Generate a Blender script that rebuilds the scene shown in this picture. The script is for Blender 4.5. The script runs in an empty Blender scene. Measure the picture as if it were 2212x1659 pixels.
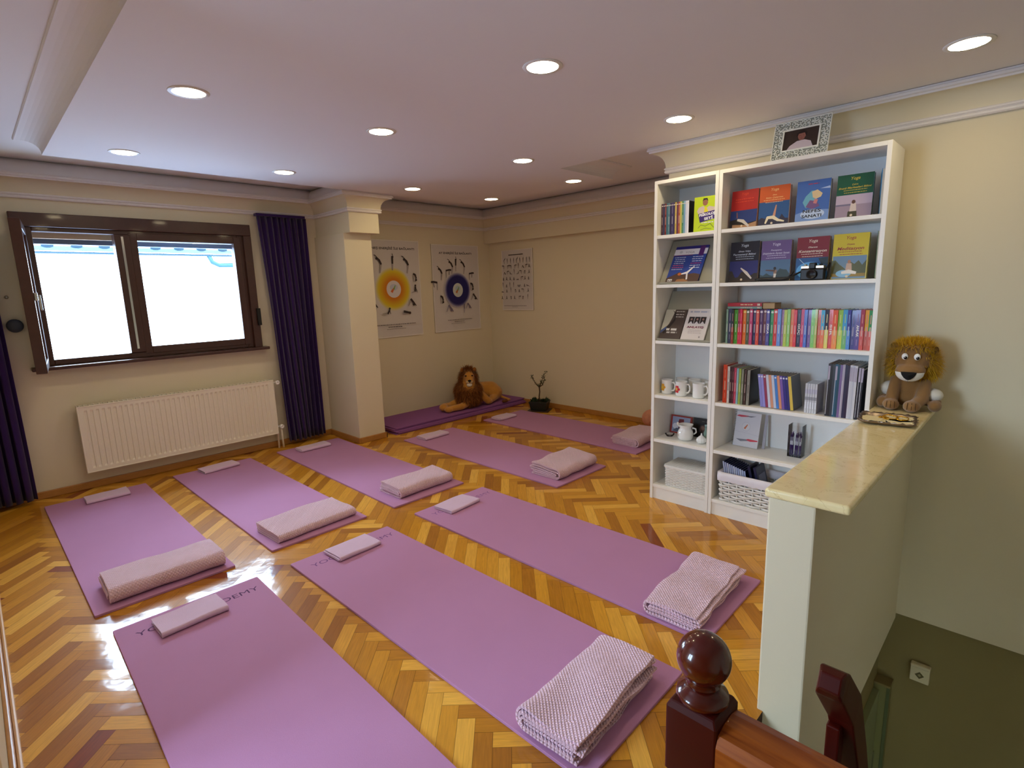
import bpy, bmesh, math, random
from mathutils import Vector, Matrix, noise
random.seed(7)
SC = bpy.context.scene
COL = SC.collection
PI = math.pi
V = Vector

# ------------------------------------------------------------------ camera, world, exposure
cam_d = bpy.data.cameras.new('viewpoint')
cam = bpy.data.objects.new('viewpoint', cam_d)
COL.objects.link(cam)
_right = V((0.7126583937099179, 0.7008848521008633, -0.029638454250356418))
_up = V((-0.10249466340905594, 0.1458264104256239, 0.9839865354744655))
_back = V((0.6939833267791553, -0.6982084804110648, 0.17576137241899226))
cam.matrix_world = Matrix(((_right.x, _up.x, _back.x, 1.77233), (_right.y, _up.y, _back.y, -3.06191),
                           (_right.z, _up.z, _back.z, 1.41140), (0, 0, 0, 1)))
cam_d.sensor_width = 36.0
cam_d.lens = 36.0 * 1162.55 / 2212.0
cam_d.clip_start = 0.02
SC.camera = cam

W = bpy.data.worlds.new('overcast_sky'); SC.world = W; W.use_nodes = True
_wn = W.node_tree; _bg = _wn.nodes['Background']
_tc0 = _wn.nodes.new('ShaderNodeTexCoord'); _sx = _wn.nodes.new('ShaderNodeSeparateXYZ'); _rp = _wn.nodes.new('ShaderNodeValToRGB')
_mr = _wn.nodes.new('ShaderNodeMapRange'); _mr.inputs[1].default_value = -0.12; _mr.inputs[2].default_value = 0.12
_wn.links.new(_tc0.outputs['Generated'], _sx.inputs[0]); _wn.links.new(_sx.outputs[2], _mr.inputs[0]); _wn.links.new(_mr.outputs[0], _rp.inputs[0])
_rp.color_ramp.elements[0].color = (0.20, 0.29, 0.45, 1)      # bright but dimmer ground below the horizon
_rp.color_ramp.elements[1].color = (0.58, 0.77, 1.0, 1)       # overcast bluish sky
_wn.links.new(_rp.outputs[0], _bg.inputs['Color'])
_bg.inputs['Strength'].default_value = 23.0
# sampling portal in the window opening (emits nothing of its own)
_pl = bpy.data.lights.new('window_daylight_portal', 'AREA'); _pl.shape = 'RECTANGLE'
_pl.size = 1.5; _pl.size_y = 1.05; _pl.cycles.is_portal = True
_po = bpy.data.objects.new('window_daylight_portal', _pl); COL.objects.link(_po)
_po.location = (-3.50, -1.97, 1.45); _po.rotation_euler = (0, -PI / 2, 0)
_pl2 = bpy.data.lights.new('landing_daylight_portal', 'AREA'); _pl2.shape = 'RECTANGLE'
_pl2.size = 1.1; _pl2.size_y = 1.25; _pl2.cycles.is_portal = True
_po2 = bpy.data.objects.new('landing_daylight_portal', _pl2); COL.objects.link(_po2)
_po2.location = (-0.25, -4.80, 1.475); _po2.rotation_euler = (PI / 2, 0, 0)
SC.view_settings.view_transform = 'Standard'
SC.view_settings.look = 'None'
SC.view_settings.exposure = 0.50
SC.view_settings.gamma = 1.0
SC.view_settings.use_curve_mapping = False
LAMP = 50.0

# ------------------------------------------------------------------ helpers
def s2l(c):
    return tuple(((x / 255.0) / 12.92 if x / 255.0 <= 0.04045 else ((x / 255.0 + 0.055) / 1.055) ** 2.4) for x in c)

_mc = {}
def mat(name, rgb, rough=0.5, metal=0.0, spec=0.5, coat=0.0, noise_amt=0.0, noise_scale=40, bump=0.0, bump_scale=200,
        sheen=0.0, trans=0.0, emit=None, estr=0.0, alpha=1.0, ior=1.45):
    if name in _mc: return _mc[name]
    m = bpy.data.materials.new(name); m.use_nodes = True
    nt = m.node_tree; b = nt.nodes['Principled BSDF']
    c = s2l(rgb) + (1,)
    b.inputs['Base Color'].default_value = c
    b.inputs['Roughness'].default_value = rough
    b.inputs['Metallic'].default_value = metal
    b.inputs['Specular IOR Level'].default_value = spec
    b.inputs['Coat Weight'].default_value = coat
    b.inputs['Coat Roughness'].default_value = 0.06
    b.inputs['Sheen Weight'].default_value = sheen
    b.inputs['Transmission Weight'].default_value = trans
    b.inputs['IOR'].default_value = ior
    b.inputs['Alpha'].default_value = alpha
    if emit:
        b.inputs['Emission Color'].default_value = tuple(emit) + (1,)
        b.inputs['Emission Strength'].default_value = estr
    if noise_amt or bump:
        tc = nt.nodes.new('ShaderNodeTexCoord')
    if noise_amt:
        n = nt.nodes.new('ShaderNodeTexNoise'); n.inputs['Scale'].default_value = noise_scale
        n.inputs['Detail'].default_value = 4
        nt.links.new(tc.outputs['Object'], n.inputs['Vector'])
        mx = nt.nodes.new('ShaderNodeMix'); mx.data_type = 'RGBA'
        mx.inputs[6].default_value = tuple(v * (1 - noise_amt) for v in c[:3]) + (1,)
        mx.inputs[7].default_value = tuple(min(1, v * (1 + noise_amt)) for v in c[:3]) + (1,)
        nt.links.new(n.outputs['Fac'], mx.inputs[0]); nt.links.new(mx.outputs[2], b.inputs['Base Color'])
    if bump:
        n2 = nt.nodes.new('ShaderNodeTexNoise'); n2.inputs['Scale'].default_value = bump_scale
        nt.links.new(tc.outputs['Object'], n2.inputs['Vector'])
        bp = nt.nodes.new('ShaderNodeBump'); bp.inputs['Strength'].default_value = bump
        bp.inputs['Distance'].default_value = 0.002
        nt.links.new(n2.outputs['Fac'], bp.inputs['Height']); nt.links.new(bp.outputs['Normal'], b.inputs['Normal'])
    _mc[name] = m
    return m

def cm(rgb, rough=0.45, coat=0.0):
    return mat('paper_%d_%d_%d_%d' % (rgb[0], rgb[1], rgb[2], int(rough * 100)), rgb, rough, coat=coat)

class MB:
    """collects geometry for ONE mesh object"""
    def __init__(s): s.v = []; s.f = []; s.mi = []; s.mats = []; s.uv = {}
    def m(s, material):
        if material not in s.mats: s.mats.append(material)
        return s.mats.index(material)
    def add(s, vs, fs, material):
        o = len(s.v); k = s.m(material)
        s.v += [tuple(v) for v in vs]
        for f in fs: s.f.append(tuple(i + o for i in f)); s.mi.append(k)
    def box(s, lo, hi, material, M=None):
        x0, y0, z0 = lo; x1, y1, z1 = hi
        vs = [V(p) for p in ((x0, y0, z0), (x1, y0, z0), (x1, y1, z0), (x0, y1, z0), (x0, y0, z1), (x1, y0, z1), (x1, y1, z1), (x0, y1, z1))]
        if M is not None: vs = [M @ v for v in vs]
        s.add(vs, [(0, 3, 2, 1), (4, 5, 6, 7), (0, 1, 5, 4), (1, 2, 6, 5), (2, 3, 7, 6), (3, 0, 4, 7)], material)
    def lathe(s, prof, material, c=(0, 0, 0), n=24, M=None, cap=True):
        vs = []; fs = []
        for (r, z) in prof:
            for i in range(n):
                a = 2 * PI * i / n
                p = V((c[0] + r * math.cos(a), c[1] + r * math.sin(a), c[2] + z))
                vs.append(M @ p if M is not None else p)
        for j in range(len(prof) - 1):
            for i in range(n):
                fs.append((j * n + i, j * n + (i + 1) % n, (j + 1) * n + (i + 1) % n, (j + 1) * n + i))
        if cap:
            fs.append(tuple(reversed(range(n)))); fs.append(tuple((len(prof) - 1) * n + i for i in range(n)))
        s.add(vs, fs, material)
    def tube(s, pts, r, material, n=8, closed=False):
        pts = [V(p) for p in pts]; rs = r if isinstance(r, (list, tuple)) else [r] * len(pts)
        vs = []; fs = []; up = V((0, 0, 1)); prev = None
        N = len(pts)
        for i, p in enumerate(pts):
            a = pts[(i - 1) % N] if (i > 0 or closed) else p
            b = pts[(i + 1) % N] if (i < N - 1 or closed) else p
            t = (b - a).normalized()
            if prev is None:
                ref = up if abs(t.z) < 0.9 else V((1, 0, 0)); u = t.cross(ref).normalized()
            else:
                u = (prev - t * prev.dot(t)).normalized()
            prev = u; w = t.cross(u)
            for k in range(n):
                an = 2 * PI * k / n
                vs.append(p + (u * math.cos(an) + w * math.sin(an)) * rs[i])
        M_ = N if closed else N - 1
        for i in range(M_):
            j = (i + 1) % N
            for k in range(n): fs.append((i * n + k, i * n + (k + 1) % n, j * n + (k + 1) % n, j * n + k))
        if not closed:
            fs.append(tuple(reversed(range(n)))); fs.append(tuple((N - 1) * n + k for k in range(n)))
        s.add(vs, fs, material)
    def ell(s, c, r, material, seg=20, rings=12, R=None):
        vs = []; fs = []; c = V(c)
        for j in range(rings + 1):
            th = PI * j / rings
            for i in range(seg):
                a = 2 * PI * i / seg
                p = V((r[0] * math.sin(th) * math.cos(a), r[1] * math.sin(th) * math.sin(a), r[2] * math.cos(th)))
                if R is not None: p = R @ p
                vs.append(c + p)
        for j in range(rings):
            for i in range(seg):
                fs.append((j * seg + i, (j + 1) * seg + i, (j + 1) * seg + (i + 1) % seg, j * seg + (i + 1) % seg))
        s.add(vs, fs, material)
    def caps(s, p0, r0, p1, r1, material, steps=7):
        p0 = V(p0); p1 = V(p1)
        for k in range(steps + 1):
            t = k / steps; r = r0 + (r1 - r0) * t
            s.ell(p0.lerp(p1, t), (r, r, r), material, 14, 8)
    def build(s, name, parent=None, smooth=False, bevel=0, seg=2, auto=None):
        me = bpy.data.meshes.new(name); me.from_pydata(s.v, [], s.f)
        for m_ in s.mats: me.materials.append(m_)
        me.polygons.foreach_set('material_index', s.mi)
        if smooth: me.polygons.foreach_set('use_smooth', [True] * len(s.f))
        me.update()
        o = bpy.data.objects.new(name, me); COL.objects.link(o)
        if parent: o.parent = parent
        if bevel:
            b = o.modifiers.new('bevel', 'BEVEL'); b.width = bevel; b.segments = seg; b.limit_method = 'ANGLE'; b.angle_limit = 0.6
        if auto is not None:
            for p in me.polygons: p.use_smooth = True
            me.set_sharp_from_angle(angle=auto) if hasattr(me, 'set_sharp_from_angle') else None
        return o

def thing(name, label, cat, loc=(0, 0, 0), rz=0.0, group=None):
    o = bpy.data.objects.new(name, None); o.empty_display_size = 0.05
    COL.objects.link(o); o.location = loc; o.rotation_euler = (0, 0, rz)
    o['label'] = label; o['category'] = cat
    if group: o['group'] = group
    return o
def tag(o, label, cat, group=None, kind=None):
    o['label'] = label; o['category'] = cat
    if group: o['group'] = group
    if kind: o['kind'] = kind
    return o
def struct(o):
    o['kind'] = 'structure'; return o
def copy_tree(o, parent=None):
    c = o.copy(); COL.objects.link(c); c.parent = parent
    for ch in list(o.children): copy_tree(ch, c)
    return c

# ---- lettering and flat prints
_tc = {}
def text_geo(txt, bold=0.0, shear=0.0):
    k = (txt, bold, shear)
    if k in _tc: return _tc[k]
    cu = bpy.data.curves.new('lettering', 'FONT'); cu.body = txt; cu.size = 1.0; cu.offset = bold; cu.shear = shear
    cu.resolution_u = 3
    ob = bpy.data.objects.new('lettering', cu); COL.objects.link(ob)
    dg = bpy.context.evaluated_depsgraph_get(); dg.update()
    me = bpy.data.meshes.new_from_object(ob.evaluated_get(dg))
    vs = [v.co.copy() for v in me.vertices]; fs = [tuple(p.vertices) for p in me.polygons]
    bpy.data.objects.remove(ob); bpy.data.curves.remove(cu); bpy.data.meshes.remove(me)
    w = max([v.x for v in vs] or [1]); x0 = min([v.x for v in vs] or [0])
    _tc[k] = (vs, fs, x0, w)
    return _tc[k]

class Print:
    """layers of flat ink on a surface: u right, v up, in metres"""
    def __init__(s, step=0.00012, rough=None): s.mb = MB(); s.k = 0; s.step = step; s.rough = rough
    def _z(s): s.k += 1; return s.k * s.step
    def poly(s, pts, rgb, rough=0.45):
        z = s._z(); s.mb.add([(p[0], p[1], z) for p in pts], [tuple(range(len(pts)))], cm(rgb, rough)); return s
    def rect(s, u0, v0, u1, v1, rgb, rough=0.45): return s.poly([(u0, v0), (u1, v0), (u1, v1), (u0, v1)], rgb, rough)
    def disc(s, u, v, ru, rv, rgb, n=24): return s.poly([(u + ru * math.cos(2 * PI * i / n), v + rv * math.sin(2 * PI * i / n)) for i in range(n)], rgb)
    def stroke(s, pts, w, rgb):
        z = s._z(); mt = cm(rgb)
        ws = w if isinstance(w, (list, tuple)) else [w] * len(pts)
        for i in range(len(pts) - 1):
            a = V(pts[i]); b = V(pts[i + 1]); d = (b - a)
            if d.length < 1e-9: continue
            n_ = V((-d.y, d.x)).normalized(); e = d.normalized() * min(ws[i], ws[i + 1]) * 0.25
            a2 = a - e; b2 = b + e
            q = [a2 + n_ * ws[i] / 2, a2 - n_ * ws[i] / 2, b2 - n_ * ws[i + 1] / 2, b2 + n_ * ws[i + 1] / 2]
            s.mb.add([(p.x, p.y, z + i * 1e-6) for p in q], [(0, 1, 2, 3)], mt)
        return s
    def text(s, txt, u, v, size, rgb, align='c', width=None, bold=0.0, shear=0.0, rot=0.0):
        vs, fs, x0, w = text_geo(txt, bold, shear)
        z = s._z(); sx = size
        if width: sx = width / max(1e-6, (w - x0))
        tw = (w - x0) * sx
        ox = -x0 * sx - (tw / 2 if align == 'c' else (tw if align == 'r' else 0))
        ca, sa = math.cos(rot), math.sin(rot)
        out = []
        for p in vs:
            a = p.x * sx + ox; b = p.y * size
            out.append((u + a * ca - b * sa, v + a * sa + b * ca, z))
        s.mb.add(out, fs, cm(rgb, s.rough or .45)); return s
    def lines(s, u0, u1, v, h, rgb, n=1, gap=None, jag=0.2):
        for i in range(n):
            vv = v - i * (gap or h * 2)
            x = u0 + random.random() * jag * (u1 - u0) * .5; xe = u1 - random.random() * jag * (u1 - u0) * .5
            z = s._z()
            while x < xe:
                wl = min(xe - x, h * (1.5 + 3 * random.random()))
                s.mb.add([(x, vv, z), (x + wl, vv, z), (x + wl, vv + h, z), (x, vv + h, z)], [(0, 1, 2, 3)], cm(rgb))
                x += wl + h * 0.7
        return s
    def build(s, name, parent, origin, U, Vv):
        U = V(U).normalized(); Vv = V(Vv).normalized(); N = U.cross(Vv); o = V(origin)
        s.mb.v = [tuple(o + U * p[0] + Vv * p[1] + N * p[2]) for p in s.mb.v]
        return s.mb.build(name, parent)

# ------------------------------------------------------------------ materials
M_wall = mat('beige_wall_paint', (224, 213, 184), 0.75, spec=0.25, bump=0.12, bump_scale=260)
M_ceil = mat('white_ceiling_paint', (232, 226, 224), 0.8, spec=0.2, bump=0.05, bump_scale=200)
M_cornice = mat('white_plaster_cornice', (232, 226, 222), 0.6, spec=0.3)
M_white = mat('white_laminate', (246, 243, 235), 0.38, noise_amt=0.03, noise_scale=12)
M_back = mat('white_backboard', (242, 242, 240), 0.5)
M_frame = mat('dark_brown_window_wood', (66, 36, 26), 0.35, noise_amt=0.25, noise_scale=30, coat=0.2)
M_mahog = mat('mahogany_varnish', (78, 14, 5), 0.25, noise_amt=0.3, noise_scale=9, coat=.8, spec=.3)
M_mahog2 = mat('dark_mahogany_block', (66, 10, 4), 0.45, noise_amt=0.3, noise_scale=9, coat=.15, spec=.15)
M_radi = mat('cream_enamel', (236, 228, 206), 0.35)
M_lower = mat('lower_stair_paint', (146, 130, 84), 0.8, bump=0.1, bump_scale=220)
M_door = mat('pale_green_gloss', (136, 134, 88), 0.7, spec=.2)
M_chrome = mat('chrome', (210, 210, 210), 0.15, 1.0)
M_silver = mat('tarnished_silver', (150, 134, 120), 0.35, 1.0, bump=0.6, bump_scale=90)
M_gold = mat('gold_metal', (220, 170, 50), 0.2, 1.0)
M_black = mat('black_plastic', (18, 17, 18), 0.4)

M_ceram = mat('white_glazed_ceramic', (240, 238, 232), 0.12, coat=0.6)
M_page = mat('paper_page_edges', (222, 214, 196), 0.8, bump=0.3, bump_scale=500)

def glass_mat():
    m = bpy.data.materials.new('window_glass'); m.use_nodes = True; nt = m.node_tree; nt.nodes.remove(nt.nodes['Principled BSDF'])
    t = nt.nodes.new('ShaderNodeBsdfTransparent'); t.inputs[0].default_value = (.97, .98, .98, 1)
    g = nt.nodes.new('ShaderNodeBsdfGlossy'); g.inputs['Roughness'].default_value = 0.01
    f = nt.nodes.new('ShaderNodeFresnel'); f.inputs['IOR'].default_value = 1.35; mx = nt.nodes.new('ShaderNodeMixShader')
    nt.links.new(f.outputs[0], mx.inputs[0]); nt.links.new(t.outputs[0], mx.inputs[1]); nt.links.new(g.outputs[0], mx.inputs[2])
    nt.links.new(mx.outputs[0], nt.nodes['Material Output'].inputs[0])
    return m
M_glass = glass_mat(); M_glassy = M_glass
def wood_trim_mat():
    m = bpy.data.materials.new('oak_baseboard'); m.use_nodes = True; nt = m.node_tree; b = nt.nodes['Principled BSDF']
    tc = nt.nodes.new('ShaderNodeTexCoord'); mp = nt.nodes.new('ShaderNodeMapping'); mp.inputs['Scale'].default_value = (6, 6, 90)
    n = nt.nodes.new('ShaderNodeTexNoise'); n.inputs['Scale'].default_value = 3; n.inputs['Detail'].default_value = 5
    r = nt.nodes.new('ShaderNodeValToRGB')
    r.color_ramp.elements[0].color = s2l((150, 95, 40)) + (1,); r.color_ramp.elements[1].color = s2l((200, 145, 75)) + (1,)
    nt.links.new(tc.outputs['Object'], mp.inputs[0]); nt.links.new(mp.outputs[0], n.inputs['Vector'])
    nt.links.new(n.outputs['Fac'], r.inputs[0]); nt.links.new(r.outputs[0], b.inputs['Base Color'])
    b.inputs['Roughness'].default_value = 0.3
    return m
M_oak = wood_trim_mat()

def rail_mat():
    m = bpy.data.materials.new('orange_brown_rail_wood'); m.use_nodes = True; nt = m.node_tree; b = nt.nodes['Principled BSDF']
    tc = nt.nodes.new('ShaderNodeTexCoord'); mp = nt.nodes.new('ShaderNodeMapping'); mp.inputs['Scale'].default_value = (3, 30, 30)
    n = nt.nodes.new('ShaderNodeTexNoise'); n.inputs['Scale'].default_value = 2.2; n.inputs['Detail'].default_value = 6; n.inputs['Distortion'].default_value = 1.2
    r = nt.nodes.new('ShaderNodeValToRGB')
    r.color_ramp.elements[0].position = 0.3; r.color_ramp.elements[1].position = 0.75
    r.color_ramp.elements[0].color = s2l((128, 56, 12)) + (1,); r.color_ramp.elements[1].color = s2l((180, 98, 30)) + (1,)
    nt.links.new(tc.outputs['Object'], mp.inputs[0]); nt.links.new(mp.outputs[0], n.inputs['Vector'])
    nt.links.new(n.outputs['Fac'], r.inputs[0]); nt.links.new(r.outputs[0], b.inputs['Base Color'])
    b.inputs['Roughness'].default_value = 0.4; b.inputs['Coat Weight'].default_value = 0.12; b.inputs['Specular IOR Level'].default_value = .25
    return m
M_rail = rail_mat()

def floor_mat():
    m = bpy.data.materials.new('varnished_oak_parquet'); m.use_nodes = True; nt = m.node_tree; b = nt.nodes['Principled BSDF']
    N = nt.nodes.new; L = nt.links.new
    at = N('ShaderNodeAttribute'); at.attribute_name = 'plank'
    sp = N('ShaderNodeSeparateColor'); L(at.outputs['Color'], sp.inputs[0])
    uv = N('ShaderNodeUVMap'); uv.uv_map = 'grain'
    mp = N('ShaderNodeMapping'); mp.inputs['Scale'].default_value = (5, 75, 1); L(uv.outputs[0], mp.inputs[0])
    n = N('ShaderNodeTexNoise'); n.inputs['Scale'].default_value = 2.0; n.inputs['Detail'].default_value = 6; n.inputs['Distortion'].default_value = 0.8
    L(mp.outputs[0], n.inputs['Vector'])
    r = N('ShaderNodeValToRGB'); e = r.color_ramp.elements
    e[0].position = 0.0; e[0].color = s2l((160, 98, 14)) + (1,)
    e[1].position = 1.0; e[1].color = s2l((236, 178, 70)) + (1,)
    for p, c in ((0.15, (180, 116, 20)), (0.45, (198, 134, 24)), (0.75, (216, 152, 40))):
        x = r.color_ramp.elements.new(p); x.color = s2l(c) + (1,)
    L(sp.outputs[0], r.inputs[0])
    red = N('ShaderNodeMix'); red.data_type = 'RGBA'; red.inputs[7].default_value = s2l((140, 66, 16)) + (1,)
    mr = N('ShaderNodeMapRange'); mr.inputs[1].default_value = 0.972; mr.inputs[2].default_value = 0.98; L(sp.outputs[2], mr.inputs[0])
    L(mr.outputs[0], red.inputs[0]); L(r.outputs[0], red.inputs[6])
    g = N('ShaderNodeMapRange'); g.inputs[1].default_value = 0.25; g.inputs[2].default_value = 0.75; g.inputs[3].default_value = 0.80; g.inputs[4].default_value = 1.12
    L(n.outputs['Fac'], g.inputs[0])
    mul = N('ShaderNodeVectorMath'); mul.operation = 'SCALE'; L(red.outputs[2], mul.inputs[0]); L(g.outputs[0], mul.inputs[3])
    L(mul.outputs[0], b.inputs['Base Color'])
    b.inputs['Roughness'].default_value = 0.5; b.inputs['Specular IOR Level'].default_value = 0.15
    b.inputs['Coat Weight'].default_value = 0.9; b.inputs['Coat Roughness'].default_value = 0.10; b.inputs['Coat IOR'].default_value = 1.45
    # every block lies at a slightly different tilt, the varnish is a little wavy
    geo = N('ShaderNodeNewGeometry')
    sub = N('ShaderNodeVectorMath'); sub.operation = 'SUBTRACT'; sub.inputs[1].default_value = (0.5, 0.5, 0.5); L(at.outputs['Color'], sub.inputs[0])
    sc = N('ShaderNodeVectorMath'); sc.operation = 'MULTIPLY'; sc.inputs[1].default_value = (0.022, 0.022, 0.0); L(sub.outputs[0], sc.inputs[0])
    ad = N('ShaderNodeVectorMath'); ad.operation = 'ADD'; L(geo.outputs['Normal'], ad.inputs[0]); L(sc.outputs[0], ad.inputs[1])
    nm = N('ShaderNodeVectorMath'); nm.operation = 'NORMALIZE'; L(ad.outputs[0], nm.inputs[0])
    tc = N('ShaderNodeTexCoord'); n2 = N('ShaderNodeTexNoise'); n2.inputs['Scale'].default_value = 14; n2.inputs['Detail'].default_value = 2
    L(tc.outputs['Object'], n2.inputs['Vector'])
    bp = N('ShaderNodeBump'); bp.inputs['Strength'].default_value = 0.25; bp.inputs['Distance'].default_value = 0.003
    L(n2.outputs['Fac'], bp.inputs['Height']); L(nm.outputs[0], bp.inputs['Normal'])
    L(bp.outputs[0], b.inputs['Coat Normal']); L(nm.outputs[0], b.inputs['Normal'])
    return m

def fabric_waffle(name, rgb, pitch=0.0140, strength=1.0, rough=0.9):
    m = bpy.data.materials.new(name); m.use_nodes = True; nt = m.node_tree; b = nt.nodes['Principled BSDF']
    N = nt.nodes.new; L = nt.links.new
    b.inputs['Base Color'].default_value = s2l(rgb) + (1,); b.inputs['Roughness'].default_value = rough
    b.inputs['Sheen Weight'].default_value = 0.3; b.inputs['Specular IOR Level'].default_value = 0.15
    uv = N('ShaderNodeUVMap'); uv.uv_map = 'cloth'; sx = N('ShaderNodeSeparateXYZ'); L(uv.outputs[0], sx.inputs[0])
    k = PI / pitch
    def mth(op, a, bb=None):
        x = N('ShaderNodeMath'); x.operation = op
        if isinstance(a, (int, float)): x.inputs[0].default_value = a
        else: L(a, x.inputs[0])
        if bb is not None:
            if isinstance(bb, (int, float)): x.inputs[1].default_value = bb
            else: L(bb, x.inputs[1])
        return x.outputs[0]
    a = mth('MULTIPLY', mth('ADD', sx.outputs[0], sx.outputs[1]), k); c = mth('MULTIPLY', mth('SUBTRACT', sx.outputs[0], sx.outputs[1]), k)
    h = mth('MULTIPLY', mth('ABSOLUTE', mth('SINE', a)), mth('ABSOLUTE', mth('SINE', c)))
    h = mth('SUBTRACT', 1.0, mth('POWER', h, 0.7))
    bp = N('ShaderNodeBump'); bp.inputs['Strength'].default_value = strength; bp.inputs['Distance'].default_value = 0.005
    L(h, bp.inputs['Height']); L(bp.outputs[0], b.inputs['Normal'])
    tc = N('ShaderNodeTexCoord'); n = N('ShaderNodeTexNoise'); n.inputs['Scale'].default_value = 9; L(tc.outputs['Object'], n.inputs['Vector'])
    mx = N('ShaderNodeMix'); mx.data_type = 'RGBA'; c0 = s2l(rgb)
    mx.inputs[6].default_value = tuple(v * .93 for v in c0) + (1,); mx.inputs[7].default_value = tuple(min(1, v * 1.07) for v in c0) + (1,)
    L(n.outputs['Fac'], mx.inputs[0]); L(mx.outputs[2], b.inputs['Base Color'])
    return m

def weave_mat(name, rgb):
    m = bpy.data.materials.new(name); m.use_nodes = True; nt = m.node_tree; b = nt.nodes['Principled BSDF']
    b.inputs['Base Color'].default_value = s2l(rgb) + (1,); b.inputs['Roughness'].default_value = 0.75
    return m
M_wick = weave_mat('white_painted_wicker', (236, 232, 224))
M_mat = mat('purple_foam_mat', (186, 134, 174), 0.85, spec=0.25, bump=0.35, bump_scale=700, noise_amt=0.03, noise_scale=6)
M_mat2 = mat('deep_purple_foam_mat', (144, 90, 150), 0.85, spec=0.25, bump=0.3, bump_scale=700)
M_blan = fabric_waffle('lilac_waffle_cotton', (246, 208, 226))
M_towel = mat('lilac_plush_cotton', (216, 184, 212), 0.95, spec=0.1, sheen=0.5, bump=0.6, bump_scale=400, noise_amt=0.05, noise_scale=30)
M_curt = mat('dark_violet_curtain_cloth', (48, 24, 82), 0.8, spec=0.2, sheen=0.2)
M_line = mat('pale_curtain_lining', (190, 175, 160), 0.9)

# ------------------------------------------------------------------ room shell
XW = -3.30      # window wall
YL = -3.16      # left wall
YF = 1.70       # far wall (below its beam)
YB = 0.30       # wall behind the bookcases
XE = -0.07      # end of that wall
ZC = 2.27       # underside of dropped ceiling
ZU = 2.37       # upper ceiling

def floor_mesh():
    Lp, w = 0.30, 0.06
    s = math.sqrt(0.5)
    def loc2world(a, b): return ((a + b) * s, (-a + b) * s)
    y_off = -2.945
    rects = [(-3.40, -3.25, 1.235, 1.80), (1.235, -4.70, 3.3, -2.325), (-1.85, -4.70, 1.235, -3.25)]
    def clip(poly, r):
        for ax, side, val in ((0, 1, r[0]), (1, 1, r[1]), (0, -1, r[2]), (1, -1, r[3])):
            out = []
            for i in range(len(poly)):
                p, q = poly[i], poly[(i + 1) % len(poly)]
                pi = (p[ax] - val) * side >= 0; qi = (q[ax] - val) * side >= 0
                if pi: out.append(p)
                if pi != qi:
                    t = (val - p[ax]) / (q[ax] - p[ax]); out.append(tuple(p[k] + (q[k] - p[k]) * t for k in range(len(p))))
            poly = out
            if len(poly) < 3: return []
        return poly
    vs = []; fs = []; uvs = []; cols = []
    rnd = random.Random(3)
    g = 0.0005
    for m_ in range(-14, 15):
        for k in range(-90, 91):
            ox, oy = k * w + m_ * Lp, k * w - m_ * Lp
            for kind in (0, 1):
                if kind == 0: a0, b0, a1, b1 = ox, oy, ox + Lp, oy + w
                else: a0, b0, a1, b1 = ox + Lp, oy + w - Lp, ox + Lp + w, oy + w
                c = loc2world((a0 + a1) / 2, (b0 + b1) / 2); cy = c[1] + y_off
                if not (-3.7 < c[0] < 3.6 and -5.0 < cy < 2.1): continue
                col = (rnd.random(), rnd.random(), rnd.random(), 1); uo = rnd.random() * 50
                pts = []
                for a, b in ((a0 + g, b0 + g), (a1 - g, b0 + g), (a1 - g, b1 - g), (a0 + g, b1 - g)):
                    X, Y = loc2world(a, b); Y += y_off
                    u_, v_ = ((a - a0), (b - b0)) if kind == 0 else ((b - b0), (a - a0))
                    pts.append((X, Y, u_ + uo, v_ + uo))
                for r in rects:
                    q = clip(pts, r)
                    if len(q) >= 3:
                        o = len(vs)
                        for p in q: vs.append((p[0], p[1], 0.0)); uvs.append((p[2], p[3])); cols.append(col)
                        fs.append(tuple(range(o, o + len(q))))
    npl = len(fs)
    MF = floor_mat(); MJ = mat('dark_joint', (60, 32, 12), 0.6)
    for (x0, y0, x1, y1) in rects:
        o = len(vs)
        for z in (-0.0008, -0.40):
            for p in ((x0, y0), (x1, y0), (x1, y1), (x0, y1)): vs.append((p[0], p[1], z)); uvs.append((0, 0)); cols.append((.3, .5, .5, 1))
        fs += [(o, o + 1, o + 2, o + 3), (o + 7, o + 6, o + 5, o + 4), (o, o + 4, o + 5, o + 1), (o + 1, o + 5, o + 6, o + 2), (o + 2, o + 6, o + 7, o + 3), (o + 3, o + 7, o + 4, o)]
    me = bpy.data.meshes.new('floor'); me.from_pydata(vs, [], fs)
    me.materials.append(MF); me.materials.append(MJ)
    me.polygons.foreach_set('material_index', [0] * npl + [1] * (len(fs) - npl))
    me.uv_layers.new(name='grain'); me.color_attributes.new('plank', 'FLOAT_COLOR', 'CORNER')
    uvl = me.uv_layers['grain']; ca = me.color_attributes['plank']
    for i, l in enumerate(me.loops):
        uvl.data[i].uv = uvs[l.vertex_index]; ca.data[i].color = cols[l.vertex_index]
    o = bpy.data.objects.new('floor', me); COL.objects.link(o); struct(o)
floor_mesh()

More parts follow.
